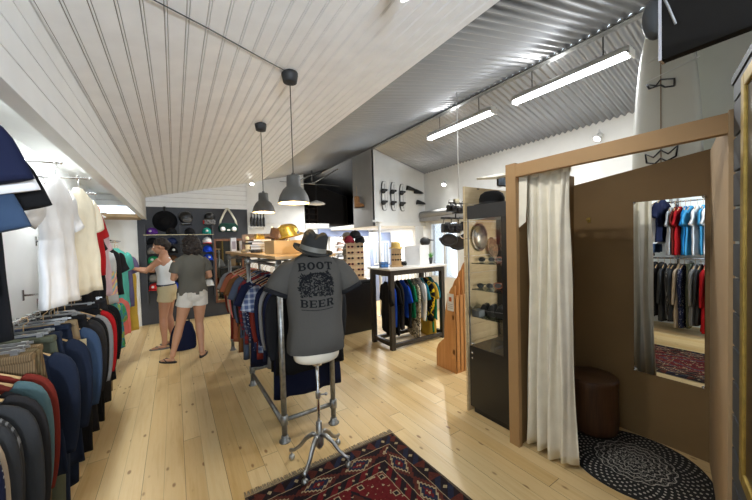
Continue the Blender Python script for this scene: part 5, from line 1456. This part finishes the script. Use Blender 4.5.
MB().ball((0,0,.08), (.10,.08,.10), 20, 12).build('shell', M_black, q); MB().box(-.11,-.07,-.09,.11,.03,.02).build('face_guard', fabric('guard_print', (.30,.30,.30), (.02,.02,.02), 'camo', 2), q, bevel=.02); MB().box(-.125,-.06,-.07,-.10,.02,.0).build('red_patch', capm['red'], q)
q = thing('sling_bag', 'dark green bag with two white round patches hung by pale straps', 'bag', (1.03, 7.659, 1.86))
MB().prism([(-.19,0),(.19,0),(.20,.12),(.15,.19),(-.15,.19),(-.20,.12)], -.05, .04, 'y').build('body', fabric('bag_green', (.015,.05,.04)), q, bevel=.015)
for k in (-1, 1):
    MB().lathe([(.0,0),(.052,0),(.05,.008),(.0,.01)], 18).xform(Matrix.Translation((k*.115,-.050,.055)) @ Matrix.Rotation(R(90), 4, 'X')).build('round_patch', M_white, q)
    MB().tube([(k*.18,-.02,.10),(k*.15,-.02,.25),(k*.07,0,.42),(0,.02,.53)], .022, 8, flat=.3, flatdir=(0,1,0)).build('strap', plain('strap_cream', (.60,.58,.48), .7), q)
MB().box(-.03,-.058,.02,.03,-.048,.05).build('label_patch', M_white, q)
# wood framed mirror, posters, lower hangings on the dark wall
t = thing('standing_mirror', 'narrow reddish wood framed mirror leaning on the dark back wall', 'mirror', (1.02, 7.62, .30))
fm = wood('frame_red_wood', (.13,.045,.018), (.20,.08,.03), 'z')
for a in ((-.30,0,-.26,1.40),(.26,0,.30,1.40),(-.26,0,.26,.05),(-.26,1.35,.26,1.40)): MB().box(a[0],-.03,a[1],a[2],.01,a[3]).build('frame_rail', fm, t, bevel=.004)
m, n_, b_ = newmat('mirror_dim'); b_.inputs['Base Color'].default_value = (.55,.57,.56,1); b_.inputs['Metallic'].default_value = 1; b_.inputs['Roughness'].default_value = .02
MB().box(-.26,-.01,.05,.26,0,1.35).build('glass', m, t)
for i, (x, z, w_, h_, c, lb) in enumerate(((-.50, 1.44, .14, .12, (.20,.20,.21), 'small grey T-shirt box on the third cap shelf, far left'),)):
    pass
# ledge with dark bottles on the white wall
t = thing('wall_ledge', 'thin white ledge high on the white back wall with dark bottles', 'ledge', (1.66, 7.62, 1.955)); MB().box(-.20,-.07,0,.20,.06,.015).build('board', M_white, t); MB().box(-.15,.0,-.05,-.13,.06,0).build('bracket', M_white, t); MB().box(.13,.0,-.05,.15,.06,0).build('bracket', M_white, t)
for k, (lb) in enumerate(('leftmost', 'second', 'third', 'fourth', 'rightmost')):
    q = thing('dark_bottle', lb + ' of the dark bottles on the high white ledge', 'bottle', (1.52+.068*k, 7.60, 1.97), 0, 'dark bottles on the ledge')
    MB().lathe([(.028,0),(.030,.02),(.030,.19-.02*(k % 2)),(.013,.24-.02*(k % 2)),(.012,.30-.03*(k % 2))], 14).build('bottle_body', M_black, q); MB().lathe([(.014,0),(.014,.02)], 10, c=(0,0,.30-.03*(k % 2))).build('stopper', M_blk, q)
# ------------------------------------------------------------------ on the shelf of the pipe rack
M_card = plain('cardboard', (.50,.33,.15), .7, var=.08)
q = thing('cardboard_box', 'plain tan box on the pipe rack shelf right behind the mannequin', 'box', (.86, 2.86, 1.466), R(4))
MB().box(-.15,-.13,0,.15,.13,.115).build('carton', M_card, q, bevel=.003); MB().box(-.151,-.012,.112,.151,.012,.1165).build('tape', plain('tape_tan', (.42,.27,.12), .4), q)
M_gl = plain('gold_cloth', (.55,.34,.05), .3, .75, var=.35, vs=25, bump=.4, bs=30)
fedora(M_gl, M_black, 'shiny gold trilby hat on top of the tan box', (.90, 2.84, 1.615), R(70), (R(-14), R(-10)), .92)
fedora(plain('brown_leather', (.13,.055,.02), .35, var=.4, vs=20), M_blk, 'brown leather hat under the gold trilby on the tan box', (.80, 2.90, 1.590), R(20), (R(6), R(6)), .85)
bookc = [(.25,.18,.10),(.06,.05,.04),(.55,.42,.20),(.10,.09,.08),(.42,.30,.14),(.03,.03,.03),(.60,.50,.32),(.16,.09,.05)]
lbs = ['lowest book', 'second lowest book', 'cream book near the bottom', 'dark book in the middle', 'ochre book above the middle one', 'thin black book', 'pale book near the top', 'topmost brown book']
z = 1.466
for i, c in enumerate(bookc):
    h = .012+.006*(i % 3)
    q = thing('book', lbs[i] + ' of the stack on the pipe rack shelf', 'book', (.80+rnd.uniform(-.02,.02), 3.62+rnd.uniform(-.02,.02), z), rnd.uniform(-.4,.4), 'stack of books on the pipe rack shelf')
    MB().box(-.11,-.075,0,.11,.075,h).build('cover', plain('book_%d' % i, c, .5), q, bevel=.001); MB().box(-.108,-.0755,.002,.1105,.0745,h-.002).build('pages', M_white, q); z += h+.0005
q = thing('small_gold_bag', 'small gold and black pouch on top of the book stack', 'pouch', (.80, 3.62, z), R(15)); MB().prism([(-.05,0),(.05,0),(.04,.06),(-.04,.06)], -.03, .03, 'y').build('pouch_body', M_gl, q, bevel=.006); MB().box(-.045,-.033,.045,.045,.033,.055).build('flap', M_blk, q)
for i, (x, y, c, lb) in enumerate(((.72,3.42,(.02,.02,.02),'coiled black belt beside the book stack'),(.92,3.40,(.20,.10,.04),'coiled tan belt beside the book stack'),(.70,3.86,(.30,.24,.14),'coiled pale belt beyond the book stack'))):
    q = thing('belt', lb, 'belt', (x, y, 1.466), 0, 'coiled belts on the pipe rack shelf')
    mb = MB(); mb.tube([((.028+.0035*k/4)*math.cos(k*.6), (.028+.0035*k/4)*math.sin(k*.6), .018) for k in range(40)], .017, 6, flat=.12, flatdir=(1,0,0)); mb = MB()
    vs = []; 
    for k in range(60):
        r = .022+.0006*k; a = k*.5; vs += [(r*math.cos(a), r*math.sin(a), .001), (r*math.cos(a), r*math.sin(a), .034)]
    o = MB().add(vs, [(2*k, 2*k+2, 2*k+3, 2*k+1) for k in range(59)], 0, True).build('strap', plain('belt_%d' % i, c, .5), q); so = o.modifiers.new('s','SOLIDIFY'); so.thickness = .003
    MB().box(.055,-.02,.0,.060,.02,.036).build('buckle', M_gold, q)
q = thing('poster_card', 'brown photo card with warm lights leaning at the back of the book stack', 'card', (.86, 4.02, 1.466)); q.rotation_euler = (R(-8), 0, R(-10))
MB().box(-.17,0,0,.17,.006,.215).build('card', plain('card_photo', (.16,.09,.05), .5, var=.9, vs=14), q); MB().box(-.175,.001,-.0,.175,.004,.22).build('backing', M_blk, q)
q = thing('picture_card', 'dark card with a gold crown beside the brown photo card', 'card', (1.06, 3.96, 1.466)); q.rotation_euler = (R(-8), 0, R(-10))
MB().box(-.055,0,0,.055,.006,.21).build('card', M_blk, q); MB().prism([(-.028,.07),(.028,.07),(.034,.125),(.015,.10),(0,.135),(-.015,.10),(-.034,.125)], -.004, 0, 'y').build('crown_mark', M_gold, q)
q = thing('figurine', 'cream porcelain figure beside the dark crown card', 'figurine', (.74, 3.98, 1.466)); MB().lathe([(.03,0),(.035,.01),(.022,.05),(.032,.09),(.018,.125),(.012,.135),(.024,.155),(.02,.18),(.0,.19)], 16).build('figure', plain('porcelain', (.75,.66,.45), .25), q)
q = thing('white_tower_box', 'upright white packaging box standing on the pipe rack shelf behind the tan box', 'box', (1.06, 3.30, 1.466)); MB().box(-.03,-.03,0,.03,.03,.20).build('carton', M_white, q); MB().box(-.031,-.031,.02,.031,.031,.05).build('print_band', plain('band_grey', (.4,.4,.42), .5), q)
for i, (x, h, lb) in enumerate(((.70,.19,'tall white carton at the far left end of the pipe rack shelf'),(.82,.145,'low white carton at the far end of the pipe rack shelf'),(.90,.145,'rightmost white carton at the far end of the pipe rack shelf'))):
    q = thing('white_carton', lb, 'box', (x, 4.78, 1.466), R(5), 'white cartons on the pipe rack shelf'); MB().box(-.034,-.03,0,.034,.03,h).build('carton', plain('carton_white', (.72,.70,.70), .5), q, bevel=.002); MB().box(-.025,-.031,.03,.025,-.030,h-.05).build('label', plain('label_grey', (.35,.30,.33), .5), q)

# ------------------------------------------------------------------ on the timber rack
def eyewear_stand(label, loc, rz, n_rows, w_, h_, z0, m_):
    t = thing('sunglasses_stand', label, 'display stand', loc, rz)
    MB().box(-w_/2-.01,-w_/2-.01,0,w_/2+.01,w_/2+.01,.02).build('base', m_, t); MB().box(-w_/2,-.02,.02,w_/2,.02,h_).build('board', m_, t, bevel=.002)
    return t
standm = wood('stand_tan', (.48,.30,.14), (.60,.42,.22), 'z')
eyewear_stand('small tan sunglasses stand on the timber rack, wearing the straw hat', (2.83, 3.80, 1.159), R(-25), 3, .15, .27, 0, standm)
for i, (dx, dz, cc, lb) in enumerate(((-.04,.17,Mb,'black sunglasses at the upper left of the small tan stand'),(.04,.17,M_tort,'tortoise sunglasses at the upper right of the small tan stand'),(-.04,.09,M_tort,'brown sunglasses at the lower left of the small tan stand'),(.04,.09,Mb,'black sunglasses at the lower right of the small tan stand'))):
    sunglasses(lb, (2.83+dx*.9-.012, 3.80-.035-dx*.42, 1.159+dz), R(-25), cc, .62, 'sunglasses on the small tan stand')
fedora(fabric('straw', (.62,.43,.14)), plain('straw_band', (.10,.07,.04), .7), 'yellow straw trilby on the small sunglasses stand', (2.83, 3.80, 1.43), R(10), (0, 0), .80)
q = thing('display_card', 'white folded display board standing on the timber rack', 'display board', (3.27, 3.80, 1.159), R(-14)); 
o = MB().add([(-.22,.03,0),(0,-.06,0),(0,-.05,.31),(-.22,.045,.30)], [(0,1,2,3)]).add([(0,-.06,0),(.22,.03,0),(.22,.045,.31),(0,-.05,.31)], [(0,1,2,3)]).build('folded_board', plain('board_pale', (.66,.67,.68), .35), q); so = o.modifiers.new('s','SOLIDIFY'); so.thickness = .006
MB().box(-.006,-.066,0,.006,-.058,.30).build('fold_edge', M_white, q)
q = thing('potted_plant', 'small green grass plant in a dark pot at the right end of the timber rack', 'plant', (3.52, 3.80, 1.159))
MB().lathe([(.035,0),(.05,.10),(.047,.10),(.040,.085),(.0,.085)], 18).build('pot', M_blk, q)
mb = MB()
for k in range(60):
    a = rnd.uniform(0,2*PI); l = rnd.uniform(.06,.13); s_ = rnd.uniform(.02,.09); b0 = Vector((.025*math.cos(a), .025*math.sin(a), .085)); e_ = b0+Vector((s_*math.cos(a), s_*math.sin(a), l)); w_ = Vector((-math.sin(a), math.cos(a), 0))*.0035
    md = b0.lerp(e_,.5)+Vector((0,0,.02)); mb.add([b0-w_, b0+w_, md+w_, md-w_, e_], [(0,1,2,3),(3,2,4)])
mb.build('leaves', plain('grass_green', (.10,.34,.05), .6), q)
q = thing('tin_box', 'blue patterned tin beside the small sunglasses stand', 'tin', (2.60, 3.80, 1.159), R(-10)); MB().box(-.06,-.04,0,.06,.04,.085).build('tin', plain('tin_blue', (.03,.12,.32), .35, var=.8, vs=25), q, bevel=.006); MB().box(-.061,-.041,.065,.061,.041,.070).build('lid_edge', M_steel, q)
q = thing('compact_camera', 'small black camera on the timber rack between the stand and the white board', 'camera', (3.00, 3.84, 1.159)); MB().box(-.045,-.025,0,.045,.025,.07).build('housing', M_black, q, bevel=.006); MB().lathe([(.024,0),(.024,.035),(.02,.04)], 16).xform(Matrix.Translation((0,-.025,.035)) @ Matrix.Rotation(R(90),4,'X')).build('lens', M_black, q)
# tall tan sunglasses tower with caps behind the rack
t = thing('sunglasses_tower', 'tall tan sunglasses tower with dark caps on top, on the counter behind the timber rack', 'display stand', (2.66, 4.78, .90), R(-20))
MB().box(-.15,-.03,.0,.15,.03,.64).build('board', standm, t, bevel=.003); MB().box(-.17,-.14,0,.17,.12,.02).build('base', standm, t)
for k in range(6): MB().box(-.19,-.045,.04+.10*k,.19,-.03,.045+.10*k).build('ledge', standm, t)
pk = ['lowest', 'second lowest', 'third', 'fourth', 'fifth', 'topmost']
for k in range(6):
    for j, (dx, sd) in enumerate(((-.085,'left'),(.085,'right'))):
        a = R(-20); x = dx*math.cos(a)+.055*math.sin(a); y = dx*math.sin(a)-.055*math.cos(a)
        sunglasses('%s sunglasses on the %s side of the tall tan tower' % (pk[k], sd), (2.66+x, 4.78+y, .948+.10*k), a, (Mb, M_tort, plain('frame_red', (.4,.05,.03), .3))[(k+j) % 3], .95, 'sunglasses on the tall tan tower')
cap('dark maroon cap on the left of the tall tan sunglasses tower', (2.57, 4.81, 1.54), R(-20), capm['maroon'], None, 'caps on the sunglasses tower', .95)
cap('black cap on the right of the tall tan sunglasses tower', (2.76, 4.77, 1.54), R(-30), capm['black'], None, 'caps on the sunglasses tower', .95)
q = cap('black cap stacked on top of the other two on the sunglasses tower', (2.68, 4.79, 1.62), R(10), capm['black'], None, 'caps on the sunglasses tower', 1.05)

# ------------------------------------------------------------------ curved plywood rack
t = thing('plywood_rack', 'curved plywood display rack with stepped slots, left of the glass cabinet', 'display rack', (2.66, 2.47, 0))
def fin(y1, z1, f):
    """outline in (y, z): low rounded foot at the far end, tall convex fin at the near end"""
    pts = [(0, 0), (y1+.30, 0), (y1+.30, .20), (y1+.27, .27), (y1+.21, .33), (y1+.17, .36)]
    for k in range(13):
        a = k/12*PI/2
        pts.append((y1*math.cos(a)+.16*math.cos(a), .40+(z1-.40)*math.sin(a)))
    return pts
for k in range(5):
    x = .0 + .065*k
    MB().prism(fin(.02+.03*(4-k)*0+.0, 1.02+.09*k, k), x, x+.018, 'x').build('rib', M_plyw, t, bevel=.002)
for zz in (.22, .62): MB().box(.0, .02, zz, .28, .05, zz+.05).build('crossbar', M_plyw, t)
MB().box(-.001, .0, 0, .30, .018, .9).build('front_board', M_plyw, t)
q = thing('notice_card', 'white notice card with a small orange square, fixed to the curved plywood rack', 'card', (2.656, 2.54, .72)); q.rotation_euler = (0, 0, 0)
MB().box(0,-.05,0,.004,.05,.20).build('card', plain('card_white', (.72,.70,.66), .5), q); MB().box(-.002,-.02,.11,0,.02,.16).build('orange_square', plain('card_orange', (.55,.14,.04), .5), q)
for k in range(3): MB().box(-.002,-.035,.03+.022*k,0,.035,.036+.022*k).build('text_line', plain('text_grey', (.35,.33,.30), .6), q)

# ------------------------------------------------------------------ hanging cameras and goggles beside the cabinet
t = thing('camera_rack', 'black ceiling-hung metal rack for cameras and goggles, left of the glass cabinet', 'rack', (2.84, 2.60, 0))
MB().tube([(-.1,0,1.98),(.22,0,1.98)], .012, 8).build('bar', M_blk, t); MB().tube([(.06,0,1.98),(.06,0,3.30)], .006, 6).build('drop_rod', M_white, t)
for k in range(4): MB().tube([(-.08+.09*k,0,1.98),(-.08+.09*k,-.02,1.90)], .006, 6).build('arm', M_blk, t)
MB().tube([(-.24,0,1.80),(.24,0,1.80)], .010, 8).tube([(0,0,1.80),(0,0,1.98)], .008, 8).build('bar', M_blk, t)
MB().box(-.02,-.02,1.98,.05,.02,2.03).build('cream_block', plain('block_cream', (.5,.45,.3), .5), t)
def goggles(label, loc, rz, s=1.0):
    t = thing('goggles', label, 'goggles', loc, rz, 'goggles hanging on the camera rack')
    pts = [(.09*s*math.cos(a)*(1-.18*(abs(math.cos(a)) < .3 and math.sin(a) < 0)), 0, .062*s*math.sin(a)) for a in [2*PI*k/24 for k in range(25)]]
    MB().tube(pts, .014*s, 8, cap=False).build('frame', M_blk, t)
    MB().add([(.085*s*math.cos(a), -.006-.01*math.sin(a)*0, .058*s*math.sin(a)) for a in [2*PI*k/24 for k in range(24)]], [tuple(range(24))]).build('lens', plain('goggle_lens', (.05,.05,.06), .06, .5), t)
    MB().tube([(.09*s,0,0),(.10*s,.06,.01),(0,.10,.03),(-.10*s,.06,.01),(-.09*s,0,0)], .018, 8, flat=.2, flatdir=(0,1,0)).build('strap', M_blk, t)
    return t
def camera_(label, loc, rz, s=1.0):
    t = thing('camera', label, 'camera', loc, rz, 'cameras hanging on the camera rack')
    MB().box(-.055*s,-.03*s,-.04*s,.055*s,.03*s,.04*s).box(-.02*s,-.02*s,.04*s,.02*s,.02*s,.055*s).build('housing', M_black, t, bevel=.006)
    MB().lathe([(.030*s,0),(.030*s,.04*s),(.024*s,.045*s),(.022*s,.03*s),(.0,.03*s)], 18).xform(Matrix.Translation((0,-.03*s,0)) @ Matrix.Rotation(R(90),4,'X')).build('lens', plain('lens_glass', (.04,.04,.05), .1), t)
    MB().tube([(-.05*s,0,.03*s),(-.03*s,0,.10*s),(.03*s,0,.10*s),(.05*s,0,.03*s)], .004, 6).build('strap', M_blk, t)
    return t
for i, (dx, z, lb) in enumerate(((-.10,1.93,'topmost left'),(.0,1.91,'topmost middle'),(.12,1.92,'topmost right'),(-.17,1.70,'middle row left'),(-.05,1.69,'middle row centre'),(.09,1.71,'middle row right'))):
    camera_(lb + ' of the small black cameras hanging on the camera rack', (2.84+dx, 2.57, z-.02), R(rnd.uniform(-40,10)), 1.0 if z > 1.8 else 1.25)
for i, (dx, z, s_, lb) in enumerate(((-.16,1.54,1.0,'lower left'),(-.01,1.50,1.1,'lowest middle'),(.13,1.54,1.0,'lower right'))):
    goggles(lb + ' of the black goggles hanging under the camera rack', (2.84+dx, 2.56, z), R(-30), s_)
q = thing('chrome_ring', 'silver ring lens hanging between the black goggles', 'lens', (2.86, 2.50, 1.60), R(-30)); MB().tube([(.045*math.cos(a),0,.045*math.sin(a)) for a in [2*PI*k/20 for k in range(21)]], .008, 8, cap=False).build('ring', M_chrome, q); MB().tube([(0,0,.045),(0,0,.10)], .003, 6).build('hook', M_chrome, q)
q = thing('black_parrot_hat', 'small dark cap on a hook in front of the bright shop window', 'cap', (4.10, 4.55, 0)); 
MB().tube([(0,0,0),(0,0,1.48)], .012, 8).lathe([(.12,0),(.12,.015),(.02,.02)], 20).build('stand', M_blk, q); MB().ball((0,0,1.52), (.11,.09,.09), 16, 10).build('crown', M_blk, q); MB().tube([(.05,-.05,1.55),(.14,-.10,1.54)], [.06,.03], 10, flat=.25, flatdir=(0,0,1)).build('peak', M_blk, q)

# ------------------------------------------------------------------ loft wall: boards and boots, loft lamp
for i, (x, z, h, lb) in enumerate(((3.74,2.50,.60,'leftmost'),(3.98,2.50,.60,'middle'),(4.22,2.49,.58,'rightmost'))):
    q = thing('wall_board', lb + ' of the three white wakeboards on the loft wall', 'board', (x, 5.37, z), 0, 'white boards on the loft wall')
    pts = []
    for k in range(28): a = 2*PI*k/28; pts.append((.065*abs(math.cos(a))**.5*(1 if math.cos(a) > 0 else -1), h/2*abs(math.sin(a))**.75*(1 if math.sin(a) > 0 else -1)))
    MB().prism([(a*1.0, b) for a, b in pts], -.012, .006, 'y').build('deck', plain('board_white', (.72,.72,.70), .35), q, bevel=.003)
    MB().prism([(a*1.22, b*1.03) for a, b in pts], .006, .014, 'y').build('edge', M_blk, q)
    for s_ in (-1, 1):
        MB().tube([(-.045,-.02,s_*.12-.01),(-.03,-.05,s_*.12),(.03,-.05,s_*.12),(.045,-.02,s_*.12-.01)], .020, 8, flat=.7).ball((-.065,-.05,s_*.12-.03), (.06,.04,.05), 10, 8).build('binding', M_blk, q)
    MB().box(-.004,-.0145,-h/2+.05,.004,-.012,h/2-.05).build('stripe', M_blk, q)
for i, (x, z, lb) in enumerate(((4.44,2.66,'upper left black skate hanging right of the white boards'),(4.66,2.60,'upper right black skate hanging near the wall corner'),(4.72,2.36,'lower black skate hanging near the wall corner'))):
    q = shoe(lb, (x, 5.347, z), R(0), M_blk, 'black skates on the loft wall', .9, M_blk)
q = thing('brown_boot', 'brown leather boot hanging by its lace on the grey loft side', 'boot', (3.41, 5.86, 2.30), R(-60))
MB().prism([(-.12,0),(.13,0),(.14,.04),(.08,.075),(.0,.10),(-.01,.24),(-.11,.25),(-.12,.06)], -.04, .04, 'y').build('upper', plain('boot_leather', (.33,.16,.06), .5, var=.3, vs=20), q, bevel=.02); MB().box(-.125,-.042,-.015,.14,.042,.0).build('sole', plain('boot_sole', (.06,.03,.02), .5), q)
MB().tube([(-.06,0,.24),(-.06,0,.45)], .004, 6).build('lace', plain('lace_tan', (.40,.25,.12), .7), q)
q = thing('loft_lamp', 'flat white dish lamp hanging in the dark loft opening', 'lamp', (2.72, 6.6, 2.42), 0)
MB().lathe([(.19,0),(.195,.012),(.15,.045),(.05,.075),(.02,.09)], 28).build('dish', plain('dish_white', (.75,.75,.72), .4), q); MB().tube([(0,0,.09),(0,0,.50)], .006, 6).build('cord', M_blk, q); MB().lathe([(.0,-.002),(.17,-.002),(.17,.004)], 24, cap1=False).build('diffuser', plain('dish_diff', (.85,.85,.82), .5), q)
# small shelf of accessories above the back-left rail
q = thing('corner_shelf', 'white corner shelf above the back left rail, crowded with colourful things', 'shelf', (-1.0, 5.2, 0))
for zz in (1.75, 1.98): MB().box(-.2,-.45,zz,.22,.45,zz+.015).build('board', M_white, q)
for s_ in (-1, 1): MB().box(-.2,s_*.44-.01,1.70,.2,s_*.44+.01,2.0).build('bracket', M_white, q)
items = [((-.86,4.85,1.766),(.02,.45,.50),'turquoise'),((-.84,5.02,1.766),(.75,.70,.65),'white'),((-.86,5.2,1.766),(.50,.30,.40),'dusty pink'),((-.85,5.4,1.766),(.10,.40,.55),'blue'),((-.86,4.95,1.996),(.70,.55,.35),'straw coloured'),((-.86,5.3,1.996),(.60,.20,.15),'coral red')]
for (l_, c_, nm) in items:
    q = thing('beanie', nm + ' knitted beanie on the white corner shelf above the back left rail', 'beanie', l_, rnd.uniform(0,3), 'beanies on the corner shelf')
    mm = fabric('beanie_'+nm.replace(' ', '_'), c_); MB().lathe([(.078,0),(.082,.02),(.080,.045)], 18).build('cuff', mm, q); MB().lathe([(.078,.04),(.078,.07),(.06,.11),(.03,.135),(.0,.14)], 18).ball((0,0,.15), .022, 10, 8).build('crown', mm, q)
